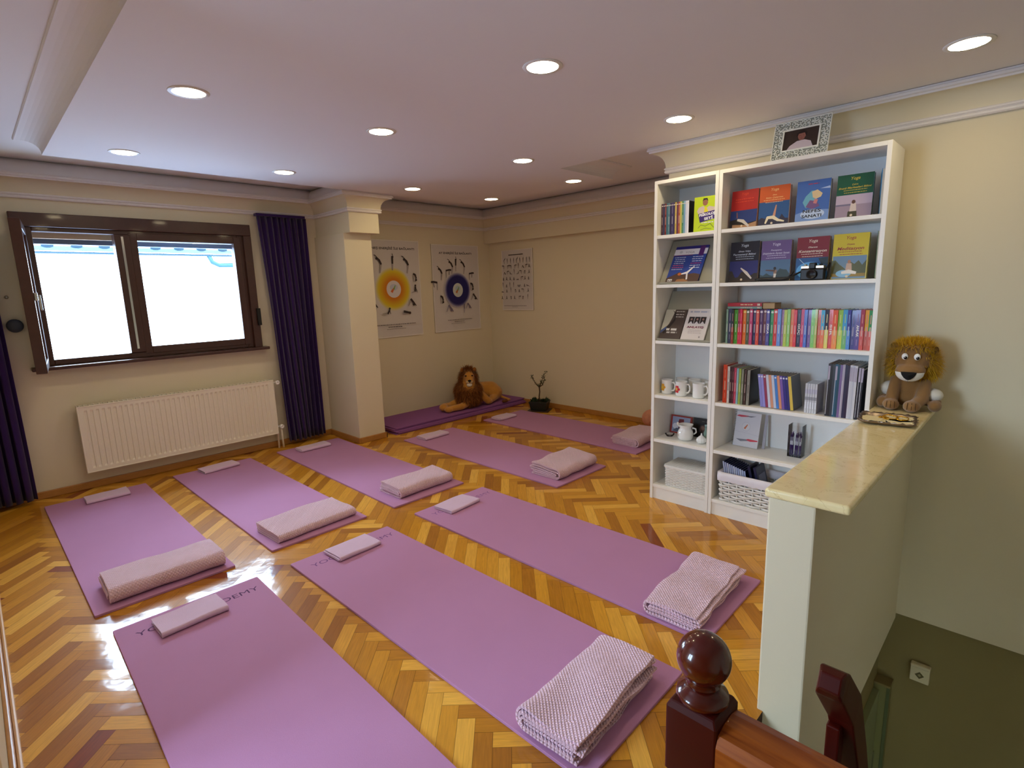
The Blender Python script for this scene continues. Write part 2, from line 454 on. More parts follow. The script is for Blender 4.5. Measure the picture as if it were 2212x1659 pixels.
# window wall with its opening
WY0, WY1, WZ0, WZ1 = -2.70, -1.24, 0.98, 1.96
b = MB()
b.box((-3.60, -3.40, -0.4), (XW, WY0, 2.45), M_wall); b.box((-3.60, WY1, -0.4), (XW, 1.95, 2.45), M_wall)
b.box((-3.60, WY0, -0.4), (XW, WY1, WZ0), M_wall); b.box((-3.60, WY0, WZ1), (XW, WY1, 2.45), M_wall)
struct(b.build('wall_window'))
b = MB(); b.box((-3.60, -3.28, -0.4), (-0.07, YL, 2.45), M_wall); struct(b.build('wall_left', bevel=.004))
b = MB(); b.box((-2.00, -4.85, -0.4), (-1.80, -3.28, 2.45), M_wall); struct(b.build('wall_landing'))
b = MB(); b.box((-1.90, -4.85, -2.75), (-0.8, -4.65, 2.45), M_wall); b.box((0.3, -4.85, -2.75), (3.45, -4.65, 2.45), M_wall)
b.box((-0.8, -4.85, -2.75), (0.3, -4.65, 0.85), M_wall); b.box((-0.8, -4.85, 2.10), (0.3, -4.65, 2.45), M_wall); struct(b.build('wall_rear'))
b = MB(); b.box((3.20, -4.80, -2.75), (3.45, 1.2, 2.45), M_wall); struct(b.build('wall_stairs'))
b = MB()
for (x0, x1, z0, z1) in ((-.8, -.74, .85, 2.10), (.24, .30, .85, 2.10), (-.74, .24, .85, .91), (-.74, .24, 2.04, 2.10), (-.28, -.22, .91, 2.04)): b.box((x0, -4.76, z0), (x1, -4.68, z1), M_frame)
struct(b.build('window_2'))
b = MB(); b.box((-3.60, YF, -0.4), (XE + 0.1, 1.95, 2.45), M_wall); b.box((-3.45, YF - 0.075, 1.96), (XE, YF + 0.05, 2.45), M_wall)
struct(b.build('wall_far'))
b = MB(); b.box((XE, YB, -0.41), (3.25, 1.95, 2.45), M_wall); struct(b.build('wall_bookcase'))
b = MB(); b.box((0.5, YB + 0.07, -2.75), (3.25, 0.60, -0.41), M_lower); struct(b.build('wall_lower'))
b = MB(); b.box((0.5, -4.7, -2.80), (3.3, 0.5, -2.70), M_lower); struct(b.build('floor_lower'))
# column with its wider head
b = MB(); b.box((XW - 0.02, -0.585, -0.02), (-2.74, -0.308, 1.94), M_wall); b.box((XW - 0.02, -0.565, 1.935), (-2.66, -0.265, 2.40), M_wall)
struct(b.build('wall_column', bevel=0.004))
# knee wall beside the stairs
b = MB(); b.box((1.215, -1.385, -0.45), (1.350, YB + 0.02, 0.748), M_wall); b.box((1.22, -1.33, -2.75), (1.285, YB + 0.08, -0.45), M_lower)
b.box((1.10, -2.36, -2.75), (1.22, -1.36, -0.41), M_lower)
struct(b.build('wall_knee', bevel=0.006))

# ceilings
b = MB(); b.box((-3.60, -4.85, ZU), (3.45, 1.95, ZU + 0.1), M_ceil); struct(b.build('ceiling'))
P = [(-2.575, -2.59), (3.10, -2.59), (3.10, 0.20), (-0.90, 0.20), (-0.90, 0.88), (-2.575, 0.88)]
D = [(-1, -1), (1, -1), (1, 1), (1, 1), (1, 1), (-1, 1)]
prof = [(0, 0), (0, 0.008)] + [(0.10 * (1 - math.cos(t * PI / 16)), 0.008 + 0.08 * math.sin(t * PI / 16)) for t in range(1, 9)] + [(0.108, 0.088), (0.112, 0.094), (0.112, 0.102)]
b = MB(); vs = []; fs = []
for dy, dz in prof:
    for (p, d) in zip(P, D):
        ex = 0.0 if p[0] > 3 and d[0] > 0 else d[0] * dy
        vs.append((p[0] + ex, p[1] + d[1] * dy * (0.9 if p[1] == 0.20 else 1), ZC + dz))
for j in range(len(prof) - 1):
    for i in range(6): fs.append((j * 6 + i, j * 6 + (i + 1) % 6, (j + 1) * 6 + (i + 1) % 6, (j + 1) * 6 + i))
fs.append((3, 2, 1, 0)); fs.append((5, 4, 3, 0))
b.add(vs, fs, M_ceil); o = b.build('ceiling_panel'); struct(o)

# plaster cornice running round the walls
cp = [(0.0, 2.112), (0.016, 2.112), (0.022, 2.118), (0.022, 2.126), (0.016, 2.130), (0.024, 2.136), (0.024, 2.142), (0.016, 2.148)]
cp += [(0.016 + 0.070 * (1 - math.cos(t * PI / 16)), 2.148 + 0.088 * math.sin(t * PI / 16)) for t in range(1, 9)]
cp += [(0.094, 2.236), (0.094, 2.244), (0.104, 2.248), (0.104, 2.258), (0.098, 2.262), (0.104, 2.268), (0.0, 2.270)]
path = [(XW, YL), (XW, -0.565), (-2.66, -0.565), (-2.66, -0.265), (XW, -0.265), (XW, YF - 0.075), (XE, YF - 0.075), (XE, YB), (3.20, YB)]
def sweep_cornice(pth, profile, material, name):
    b = MB(); n = len(profile); vs = []; fs = []
    for i, p in enumerate(pth):
        p = V(p)
        d0 = (p - V(pth[i - 1])).normalized() if i > 0 else None
        d1 = (V(pth[i + 1]) - p).normalized() if i < len(pth) - 1 else None
        d0 = d0 or d1; d1 = d1 or d0
        n0 = V((d0.y, -d0.x)); n1 = V((d1.y, -d1.x)); mm = n0 + n1; mm = mm / mm.dot(n0)
        for (o_, z) in profile: vs.append((p.x + mm.x * o_, p.y + mm.y * o_, z))
    b.add(vs, [], material)
    for i in range(len(pth) - 1):
        for k in range(n - 1):
            b.f.append((i * n + k, i * n + k + 1, (i + 1) * n + k + 1, (i + 1) * n + k)); b.mi.append(b.m(M_wall if 7 <= k <= 14 and n > 10 else material))
    fs.append(tuple(range(n))); fs.append(tuple(reversed([(len(pth) - 1) * n + k for k in range(n)])))
    b.add([], [], material)
    for f_ in fs: b.f.append(f_); b.mi.append(b.m(M_wall if n > 10 else material))
    return struct(b.build(name, auto=0.5))
sweep_cornice(path, cp, M_cornice, 'trim_1')
sweep_cornice(path, [(0.085, 2.268), (0.082, 2.275), (0.074, 2.30), (0.056, 2.335), (0.03, 2.358), (0.004, 2.3695)], M_ceil, 'trim_3')
b = MB(); b.box((-3.45, YF - 0.080, 1.955), (XE, YF - 0.074, 1.962), M_wall)

# baseboards
def baseboard(name, segs):
    b = MB()
    for (x0, y0, x1, y1) in segs: b.box((x0, y0, 0.0), (x1, y1, 0.055), M_oak)
    struct(b.build(name, bevel=0.005))
baseboard('baseboard_window', [(XW, YL, XW + 0.016, -0.585), (XW, -0.308, XW + 0.016, YF)])
baseboard('baseboard_column', [(XW + .016, -0.601, -2.724, -0.585), (-2.74, -0.585, -2.724, -0.292), (XW + .016, -0.308, -2.724, -0.292)])
baseboard('baseboard_far', [(XW + .016, YF - 0.016, XE - .016, YF), (XE - 0.016, YB, XE, YF - .016)])
baseboard('baseboard_left', [(XW + .016, YL, -0.07, YL + 0.016)])
b = MB(); b.box((XW + 0.03, YL + 0.016, 0.0), (-0.07, YL + 0.03, 0.018), mat('pale_quarter_round', (214, 168, 108), 0.4)); struct(b.build('trim_2', bevel=0.006))

# ------------------------------------------------------------------ window
XF = -3.25
win = thing('window_1', 'wide brown wooden window, left casement swung open', 'window'); del win['label']; del win['category']; win['kind'] = 'structure'
b = MB()
def frame_bar(y0, y1, z0, z1, x0=-3.345, x1=XF, m_=M_frame): b.box((x0, y0, z0), (x1, y1, z1), m_)
frame_bar(-2.75, -1.19, 1.925, 2.018, -3.299, XF); frame_bar(-2.75, -2.69, 0.955, 1.925, -3.299, XF); frame_bar(-1.255, -1.19, 0.955, 1.925, -3.299, XF)
b.box((-3.36, WY0, WZ0 - .02), (-3.28, -2.64, WZ1), M_frame); b.box((-3.36, -1.30, WZ0 - .02), (-3.28, WY1, WZ1), M_frame)
b.box((-3.36, -2.64, 1.895), (-3.28, -1.30, WZ1), M_frame); b.box((-3.36, -2.64, WZ0 - .02), (-3.28, -1.30, 1.0), M_frame)
b.box((-3.37, -2.175, 1.0), (-3.27, -2.075, 1.895), M_frame)
b.build('window_frame', win, bevel=0.004)
b = MB(); b.box((-3.30, -2.775, 0.932), (-3.205, -1.145, 0.957), M_frame); b.build('window_sill', win, bevel=0.006)
def sash(y0, y1, z0, z1, name, glass=True):
    b = MB(); t = 0.055; xs0, xs1 = -0.028, 0.028
    b.box((xs0, y0, z0), (xs1, y0 + t, z1), M_frame); b.box((xs0, y1 - t, z0), (xs1, y1, z1), M_frame)
    b.box((xs0, y0 + t, z0), (xs1, y1 - t, z0 + t), M_frame); b.box((xs0, y0 + t, z1 - t), (xs1, y1 - t, z1), M_frame)
    o = b.build(name, win, bevel=0.003)
    g = MB(); g.box((-0.004, y0 + t - .01, z0 + t - .01), (0.004, y1 - t + .01, z1 - t + .01), M_glass)
    go = g.build('pane', o)
    return o
s2 = sash(-2.085, -1.275, 0.985, 1.91, 'sash'); s2.location = (-3.305, 0, 0)
s2['label'] = 'closed right casement'
s1 = sash(0.0, 0.57, 0.965, 1.915, 'sash'); s1.location = (-3.262, -2.70, 0); s1.rotation_euler = (0, 0, -math.radians(96))
s1['label'] = 'open left casement'
hb = MB(); hb.box((-0.045, 0.535, 1.42), (-0.028, 0.556, 1.47), M_chrome); hb.box((-0.06, 0.54, 1.36), (-0.047, 0.552, 1.455), M_chrome); hb.build('handle', s1, bevel=0.003)
hb = MB(); hb.box((-3.275, -2.135, 1.03), (-3.262, -2.120, 1.88), M_chrome); hb.build('locking_rod', win)
# roller strap housing beside the frame
b = MB(); b.box((-3.30, -1.215, 1.15), (-3.225, -1.185, 1.30), M_black); b.box((-3.262, -1.206, 1.30), (-3.256, -1.192, 1.93), mat('grey_strap', (150, 150, 155), 0.7)); b.build('strap_winder', win, bevel=0.004)
# shutter guide rails and shutter box outside the glass
b = MB(); mg = mat('blue_grey_shutter_rail', (120, 140, 165), 0.5)
b.box((-3.47, -2.70, 0.98), (-3.43, -2.65, 1.93), mg); b.box((-3.47, -1.29, 0.98), (-3.43, -1.24, 1.93), mg); b.box((-3.47, -2.14, 0.98), (-3.43, -2.10, 1.93), mg)
b.box((-3.50, -2.70, 1.86), (-3.40, -1.24, 1.955), mat('beige_shutter_box', (205, 190, 165), 0.6)); b.box((-3.50, -2.70, 1.825), (-3.44, -1.24, 1.86), mat('slate_shutter_edge', (70, 80, 105), 0.6))
b.build('shutter_box', win)

# the eave of the roof outside, with gutter
ev = thing('roof_eave', 'tiled roof eave with gutter bracket seen through the top of the window', 'roof', (0, 0, 0))
b = MB(); mt = mat('weathered_roof_tile', (26, 50, 64), 0.8)
for i in range(26):
    y = -4.6 + i * 0.22
    b.tube([(-5.0, y, 1.965), (-6.2, y, 2.45)], 0.06, mt, 8)
b.build('tile_row', ev, smooth=True)
b = MB(); b.box((-5.08, -4.7, 1.895), (-5.02, 1.2, 1.935), mat('pale_gutter', (58, 90, 112), 0.6)); b.box((-5.10, -4.7, 1.865), (-5.04, 1.2, 1.885), mat('gutter_shadow_board', (24, 50, 66), 0.7)); b.build('gutter', ev)
b = MB(); b.tube([(-5.06, -1.00, 1.87), (-5.06, -0.97, 1.80), (-5.06, -0.90, 1.765), (-5.06, -0.55, 1.775)], 0.025, mat('downpipe_teal', (22, 60, 78), 0.6), 10); b.build('downpipe', ev, smooth=True)

# hooks / tie-back knob on the wall by the left curtain
t = thing('curtain_hook', 'small metal curtain hook on the wall left of the open casement', 'hook', (XW, -2.83, 1.45))
b = MB(); b.lathe([(0.012, 0), (0.012, 0.004), (0.004, 0.006), (0.004, 0.03)], M_chrome, M=Matrix.Rotation(PI / 2, 4, 'Y'), n=14); b.ell((0.034, 0, 0), (0.007, 0.007, 0.007), M_chrome, 12, 8); o = b.build('rod', t, smooth=True)
t = thing('speaker_knob', 'dark rounded knob on the wall below the curtain hook', 'wall fixture', (XW, -2.815, 1.255))
b = MB(); b.lathe([(0.040, 0), (0.046, 0.01), (0.046, 0.03), (0.036, 0.045), (0.016, 0.05)], mat('slate_plastic', (58, 62, 74), 0.5), M=Matrix.Rotation(PI / 2, 4, 'Y'), n=24); b.build('body', t, smooth=True)
t.name = 'round_wall_fixture'

# ------------------------------------------------------------------ curtains
def curtain(label, y0, y1, z0, z1, x, yb0, yb1, n=9):
    root = thing('curtain', label, 'curtain', (x, (y0 + y1) / 2, z0), group='dark purple curtains by the window')
    ox, oy, oz = root.location
    mb = MB(); NU = n * 12; NZ = 24; vs = []; fs = []; rnd = random.Random(int(abs(y0) * 100))
    ph = [rnd.uniform(0.75, 1.25) for _ in range(n + 1)]
    for j in range(NZ + 1):
        t = j / NZ; z = z1 + (z0 - z1) * t
        for i in range(NU + 1):
            u = i / NU; q = u * n; k = min(n - 1, int(q)); am = (0.030 + 0.012 * t) * (ph[k] * (1 - (q - k)) + ph[k + 1] * (q - k))
            ya = y0 + (y1 - y0) * u; yb = yb0 + (yb1 - yb0) * u
            yy = ya + (yb - ya) * t + 0.010 * math.sin(2 * PI * q * 2 + 1.3) + 0.006 * math.sin(3 * t + q)
            xx = x + am * math.sin(2 * PI * q + 0.5 * math.sin(2.2 * t + k)) + 0.006 * math.sin(5 * t + u * 9)
            vs.append((xx - ox, yy - oy, z - oz))
    for j in range(NZ):
        for i in range(NU): a = j * (NU + 1) + i; fs.append((a, a + 1, a + NU + 2, a + NU + 1))
    mb.add(vs, fs, M_curt); o = mb.build('cloth', root, smooth=True)
    s = o.modifiers.new('thick', 'SOLIDIFY'); s.thickness = 0.0025
    hb = MB(); hb.box((-0.03, y0 - oy, z1 - oz - 0.002), (0.03, y1 - oy, z1 - oz + 0.02), M_curt); hb.build('heading_tape', root)
    return root
curtain('dark purple curtain hanging between the window and the column', -1.15, -0.715, 0.045, 2.095, -3.215, -1.06, -0.70, 8)
curtain('dark purple curtain at the left edge, left of the open casement', -3.14, -2.89, 0.03, 2.095, -3.215, -3.14, -2.885, 5)

# ------------------------------------------------------------------ radiator
def radiator():
    y0, y1, z0, z1, xf = -2.575, -1.165, 0.15, 0.65, -3.175
    root = thing('radiator', 'long cream ribbed panel radiator under the window', 'radiator', (-3.22, -1.87, z0))
    ox, oy, oz = root.location
    b = MB(); n = 38; vs = []; fs = []
    pr = []; m = 0.035; L = (y1 - y0 - 2 * m) / n
    rows = [(z0, 0.0), (z0 + 0.03, 0.0), (z0 + 0.045, 1.0), (z1 - 0.045, 1.0), (z1 - 0.03, 0.0), (z1, 0.0)]
    ys = [(y0, 0)] + [(y0 + m * .6, 0)]
    for i in range(n):
        a = y0 + m + i * L
        ys += [(a, 0), (a + L * .12, 1), (a + L * .5, 1), (a + L * .62, 0), (a + L * .95, 0)]
    ys += [(y1 - m * .6, 0), (y1, 0)]
    for z, k in rows:
        for y, d in ys: vs.append((xf - 0.007 * d * k - ox, y - oy, z - oz))
    nn = len(ys)
    for j in range(len(rows) - 1):
        for i in range(nn - 1): a = j * nn + i; fs.append((a, a + 1, a + nn + 1, a + nn))
    b.add(vs, fs, M_radi)
    o = b.build('front_panel', root); s = o.modifiers.new('t', 'SOLIDIFY'); s.thickness = 0.003; s.offset = -1
    b = MB(); b.box((xf - 0.012 - ox, y0 - oy, -0.002), (xf + 0.003 - ox, y1 - oy, 0.006), M_radi); b.box((xf - 0.012 - ox, y0 - oy, z1 - oz - 0.006), (xf + 0.003 - ox, y1 - oy, z1 - oz + 0.002), M_radi)
    b.box((xf - 0.012 - ox, y0 - oy - .003, -.002), (xf + 0.003 - ox, y0 - oy + .005, z1 - oz + .002), M_radi); b.box((xf - 0.012 - ox, y1 - oy - .005, -.002), (xf + 0.003 - ox, y1 - oy + .003, z1 - oz + .002), M_radi)
    b.build('rim', root, bevel=0.002)
    b = MB()
    for i in range(47):
        yy = y0 + 0.02 + i * (y1 - y0 - 0.04) / 46; b.box((-3.262 - ox, yy - 0.004 - oy, z1 - oz - 0.006), (xf - 0.012 - ox, yy + 0.004 - oy, z1 - oz), M_radi)
    b.box((-3.268 - ox, y0 + .01 - oy, 0), (-3.258 - ox, y1 - .01 - oy, z1 - oz), M_radi)
    b.build('top_grille', root)
    for yy in (y0 + 0.002, y1 - 0.006):
        b = MB(); b.box((-3.268 - ox, yy - oy, 0.0), (xf - 0.012 - ox, yy + 0.004 - oy, z1 - oz), M_radi); b.build('side_cover', root)
    for zz in (z1 - 0.03, z0 + 0.055):
        b = MB(); yv = y1 + 0.045
        b.tube([(-3.215 - ox, y1 - oy, zz - oz), (-3.215 - ox, yv - oy, zz - oz)], 0.009, M_ceram, 10)
        b.lathe([(0.017, 0), (0.020, 0.006), (0.020, 0.03), (0.014, 0.034), (0.008, 0.034), (0.008, 0.028)], M_ceram, (0, 0, 0), 18, M=Matrix.Translation((-3.215 - ox, yv - oy, zz - oz)) @ Matrix.Rotation(PI / 2, 4, 'Y'))
        b.build('valve', root, smooth=True)
    b = MB(); b.tube([(-3.215 - ox, y1 + .045 - oy, 0.05), (-3.215 - ox, y1 + .05 - oy, -z0)], 0.009, M_radi, 10); b.build('pipe', root, smooth=True)
    b = MB(); b.tube([(-3.225 - ox, y1 + .012 - oy, 0.47), (-3.235 - ox, y1 + .02 - oy, 0.2), (-3.225 - ox, y1 + .012 - oy, -z0)], 0.009, M_radi, 10); b.build('pipe', root, smooth=True)
radiator()

# ------------------------------------------------------------------ ceiling lights
M_led = mat('warm_led_disc', (255, 240, 220), 0.5, emit=(1.0, 0.82, 0.50), estr=LAMP)
M_ring = mat('white_light_ring', (236, 232, 226), 0.4)
LT = [(-2.22, -2.246, 'over the open casement at the left'), (-0.92, -2.247, 'nearest the left ceiling step, large in the upper left'),
      (-2.20, -1.303, 'in front of the curtain beside the column'), (-0.91, -1.315, 'left of centre, over the middle of the mats'),
      (0.25, -1.305, 'largest and highest at the top centre'), (-2.20, -0.20, 'just right of the column head'),
      (-0.90, -0.203, 'above the small corner poster, second row from the bookcase'), (-2.20, 0.725, 'deepest in the room, over the corner with the plush lion'),
      (-1.14, 0.665, 'beside the stepped recess in the ceiling'), (0.272, -0.233, 'left of the picture frame on the bookcase'),
      (1.46, -0.242, 'farthest right, over the low wall'), (0.17, -2.26, 'cut off by the top edge of the view')]
M_led2 = mat('warm_led_disc_dimmed', (255, 240, 220), 0.5, emit=(1.0, 0.82, 0.50), estr=LAMP * .42)
proto = None
for (x, y, d) in LT:
    if proto is None:
        t = thing('ceiling_light', '', 'ceiling light', (x, y, ZC), group='round recessed lights in the dropped ceiling')
        b = MB(); b.lathe([(0.064, -0.004), (0.078, -0.003), (0.080, 0.0), (0.062, 0.0)], M_ring, n=40, cap=False); b.build('ring', t, smooth=True)
        b = MB(); b.lathe([(0.0005, -0.002), (0.063, -0.002), (0.063, 0.0)], M_led, n=40, cap=False); b.build('diffuser', t)
        proto = t
    else:
        t = copy_tree(proto); t.location = (x, y, ZC)
    t['label'] = 'round warm recessed ceiling light ' + d
    if (x, y) in ((-2.20, 0.725), (-1.14, 0.665)):
        for ch in t.children:
            if ch.name.startswith('diffuser'):
                ch.data = ch.data.copy(); ch.data.materials[0] = M_led2

# ------------------------------------------------------------------ yoga mats
def mat_mesh(L_, W_, T, material):
    b = MB(); r = 0.006; vs = []; fs = []; out = []
    for cx, cy, a0 in ((L_ - r, r, -90), (L_ - r, W_ - r, 0), (r, W_ - r, 90), (r, r, 180)):
        for k in range(4):
            a = math.radians(a0 + k * 30); out.append((cx + r * math.cos(a), cy + r * math.sin(a)))
    n = len(out); e = 0.0015
    def ring(z, ins):
        for (x, y) in out:
            cx, cy = L_ / 2, W_ / 2
            vs.append((x - math.copysign(ins, x - cx), y - math.copysign(ins, y - cy), z))
    ring(0, e); ring(e, 0); ring(T - e, 0); ring(T, e)
    for j in range(3):
        for i in range(n): fs.append((j * n + i, j * n + (i + 1) % n, (j + 1) * n + (i + 1) % n, (j + 1) * n + i))
    fs.append(tuple(reversed(range(n)))); fs.append(tuple(3 * n + i for i in range(n)))
    b.add(vs, fs, material)
    return b
T = 0.012
def yoga_mat(x, y, th, label, L_=1.906, W_=0.60, text=None):
    root = thing('yoga_mat', label, 'yoga mat', (x, y, 0.0), th, 'purple yoga mats laid out on the parquet')
    mat_mesh(L_, W_, T, M_mat).build('foam_sheet', root)
    if text:
        p = Print(0.00015, .95)
        p.text('YOGA ACADEMY', 0, 0, 0.055, text, 'l', width=0.50, bold=0.0)
        # reads along the head edge, feet of the letters towards the foot of the mat
        p.build('printed_lettering', root, (0.130, 0.065, T), (0, 1, 0), (-1, 0, 0))
    return root
yoga_mat(-3.048, -2.854, 0.0075, 'purple yoga mat under the radiator, front one of the window row')
yoga_mat(-3.069, -2.0675, 0.0136, 'purple yoga mat second from the left in the window row')
yoga_mat(-3.066, -1.2436, -0.0017, 'purple yoga mat whose head lies below the dark curtain by the column')
yoga_mat(-2.482, -0.274, -0.0016, 'purple yoga mat whose head lies in front of the stacked mats by the column')
yoga_mat(-2.463, 0.741, -0.002, 'purple yoga mat deepest in the room, its foot hidden by the bookcase')
yoga_mat(-0.9456, -2.8059, -0.012, 'nearest purple yoga mat, bottom left, running out of the view', text=(88, 52, 96))
yoga_mat(-0.935, -2.038, 0.018, 'purple yoga mat running to the wooden newel post', text=(122, 78, 130))
yoga_mat(-0.9775, -1.2185, 0.016, 'purple yoga mat running to the end of the low wall', 1.925, text=(142, 96, 148))
# stack of spare mats under the big plush lion
for i in range(5):
    off = [0.0, 0.01, 0.0, -0.035, -0.028][i]
    root = thing('yoga_mat', 'purple mat in the pile under the lying plush lion, ' + ['bottom one on the parquet', 'second from the bottom', 'middle one', 'second from the top', 'topmost one under the paws'][i], 'yoga mat', (-3.275, -0.20 + (0.02 if i in (1, 4) else 0), i * T), 0, 'spare mats piled against the poster wall')
    o = mat_mesh(0.56 + off, 1.88, T, M_mat2).build('foam_sheet', root)

# ------------------------------------------------------------------ folded blankets and towels
def fold_cloth(name, parent, w, d, h, layers, material, fold=1, seed=0, wave=0.004, t=None, open_jit=0.02, res=0.012, lift=0.0, flare=0.0):
    """nested U folds. w along x, d along y, h tall. fold=+1: closed edge on +x, -1 on -x"""
    rnd = random.Random(seed)
    n = layers; t = t or h / (2 * n)
    mb = MB(); uvs = []
    for k in range(n):
        inset = k * t * 1.0
        r = (h / 2) - t * (k + 0.5)
        cx = w / 2 - (h / 2)
        j0, j1 = rnd.uniform(0, open_jit), rnd.uniform(0, open_jit)
        pts = []
        x_open = -w / 2
        m = max(6, int((cx - x_open) / res))
        for i in range(m + 1):
            q = i / m; pts.append((x_open + j0 * (1 - q) + (cx - x_open - 0) * q if i else x_open + j0, h / 2 + r))
        if r > t * 0.4:
            for i in range(1, 8):
                a = PI / 2 - PI * i / 8; pts.append((cx + r * 1.0 * math.cos(a), h / 2 + r * math.sin(a)))
        for i in range(m + 1):
            q = 1 - i / m; pts.append((x_open + j1 * (1 - q) + (cx - x_open) * q if i != m else x_open + j1, h / 2 - r))
        # strip cross-section
        P2 = [V(p) for p in pts]; left = []; right = []; th = t * 0.74
        for i, p in enumerate(P2):
            a = P2[max(0, i - 1)]; c = P2[min(len(P2) - 1, i + 1)]; dd = (c - a).normalized(); nn = V((-dd.y, dd.x))
            left.append(p + nn * th / 2); right.append(p - nn * th / 2)
        ring = left + list(reversed(right)); arc = [0]
        for i in range(1, len(P2)): arc.append(arc[-1] + (P2[i] - P2[i - 1]).length)
        ua = arc + list(reversed(arc))
        N = len(ring); My = max(8, int(d / res)); base = len(mb.v); vs = []; fs = []
        dj0, dj1 = rnd.uniform(-0.006, 0.006), rnd.uniform(-0.006, 0.006)
        for j in range(My + 1):
            v = j / My; y = -d / 2 + dj0 + (d + dj1 - dj0) * v
            for i, p in enumerate(ring):
                zt = p.y / h
                nz = noise.noise(V((p.x * 7 + seed * 3.1, y * 6, seed * 1.7 + (0.3 * k)))) * wave * 2.0 * zt
                nx = noise.noise(V((y * 9 + k * 2.3, seed + 5.2, p.y * 14))) * wave * 1.6
                ex = (p.x + w / 2) / w
                fl = (flare * (1 - ex) ** 2 * zt) + lift * max(0, abs(v - 0.5) * 2 - 0.6) * zt * (1 - ex)
                z = max(p.y + nz + fl, th * 0.02 + 0.0002)
                vs.append(((p.x + nx) * fold, y + noise.noise(V((p.x * 11, seed, p.y * 20))) * 0.003, z))
                uvs.append((ua[i] + k * .37, y))
        for j in range(My):
            for i in range(N):
                q = (j * N + i, j * N + (i + 1) % N, (j + 1) * N + (i + 1) % N, (j + 1) * N + i)
                fs.append(q if fold > 0 else tuple(reversed(q)))
        L2 = len(left)
        for j in (0, My):
            for i in range(L2 - 1):
                q = (j * N + i, j * N + i + 1, j * N + N - 2 - i, j * N + N - 1 - i)
                fs.append(q)
        mb.add(vs, fs, material)
    o = mb.build(name, parent, smooth=True)
    me = o.data; uvl = me.uv_layers.new(name='cloth')
    for i, l in enumerate(me.loops): uvl.data[i].uv = uvs[l.vertex_index]
    me.set_sharp_from_angle(angle=0.9)
    return o

def blanket(label, cx, cy, rz, w, d, h, layers, fold, seed, **kw):
    o = fold_cloth('folded_blanket', None, w, d, h, layers, M_blan, fold, seed, **kw)
    o.location = (cx, cy, T + 0.0005); o.rotation_euler = (0, 0, rz)
    return tag(o, label, 'blanket', 'lilac waffle blankets at the foot of the mats')
blanket('lilac waffle blanket folded thick, nearest the newel post', 0.800, -1.752, 0.06, 0.262, 0.485, 0.084, 4, -1, 11, wave=0.009, open_jit=0.040, res=0.008)
blanket('lilac waffle blanket folded thick, next to the end of the low wall', 0.770, -0.920, 0.05, 0.262, 0.515, 0.074, 4, -1, 12, wave=0.009, open_jit=0.04, res=0.008)
blanket('long lilac waffle blanket on the front mat of the window row', -1.310, -2.525, -0.01, 0.275, 0.495, 0.080, 2, 1, 13, wave=0.005, flare=-0.012)
blanket('flat lilac waffle blanket on the second mat of the window row', -1.360, -1.745, 0.07, 0.290, 0.500, 0.052, 2, 1, 14, wave=0.004, flare=0.008)
blanket('lilac waffle blanket with a raised corner, on the mat in front of the curtain', -1.365, -0.915, 0.03, 0.270, 0.470, 0.072, 3, 1, 15, wave=0.006, flare=0.012, open_jit=.03)
blanket('plump lilac blanket on the mat between the column mats and bookcase', -0.775, 0.060, 0.03, 0.285, 0.480, 0.082, 3, 1, 16, wave=0.009, flare=0.012)
blanket('lilac blanket half hidden behind the left edge of the bookcase', -0.760, 1.105, 0.02, 0.280, 0.480, 0.082, 3, 1, 17, wave=0.008)

def towel(label, cx, cy, rz, w, d, h, seed):
    o = fold_cloth('folded_towel', None, w, d, h, 2, M_towel, 1, seed, wave=0.0035, open_jit=0.012, res=0.009)
    o.location = (cx, cy, T + 0.0004); o.rotation_euler = (0, 0, rz)
    return tag(o, label, 'towel', 'small folded lilac towels at the head of the mats')
towel('small folded lilac towel on the front mat of the window row', -2.920, -2.515, -0.01, 0.155, 0.255, 0.024, 21)
towel('small folded lilac towel on the second mat of the window row', -2.985, -1.750, 0.10, 0.155, 0.262, 0.022, 22)
towel('small folded lilac towel below the curtain by the column', -2.920, -0.965, 0.02, 0.14, 0.285, 0.026, 23)
towel('small folded lilac towel in front of the piled mats near the column', -2.355, -0.02, 0.0, 0.15, 0.275, 0.028, 24)
towel('small folded lilac towel in front of the potted plant', -2.345, 0.94, 0.04, 0.155, 0.255, 0.024, 25)
towel('small folded lilac towel over the lettering of the nearest mat', -0.803, -2.541, 0.03, 0.170, 0.258, 0.026, 26)
towel('small folded lilac towel on the mat running to the newel post', -0.833, -1.728, 0.06, 0.165, 0.262, 0.022, 27)
towel('small folded pale towel on the mat running to the low wall end', -0.866, -0.952, 0.09, 0.165, 0.262, 0.020, 28)

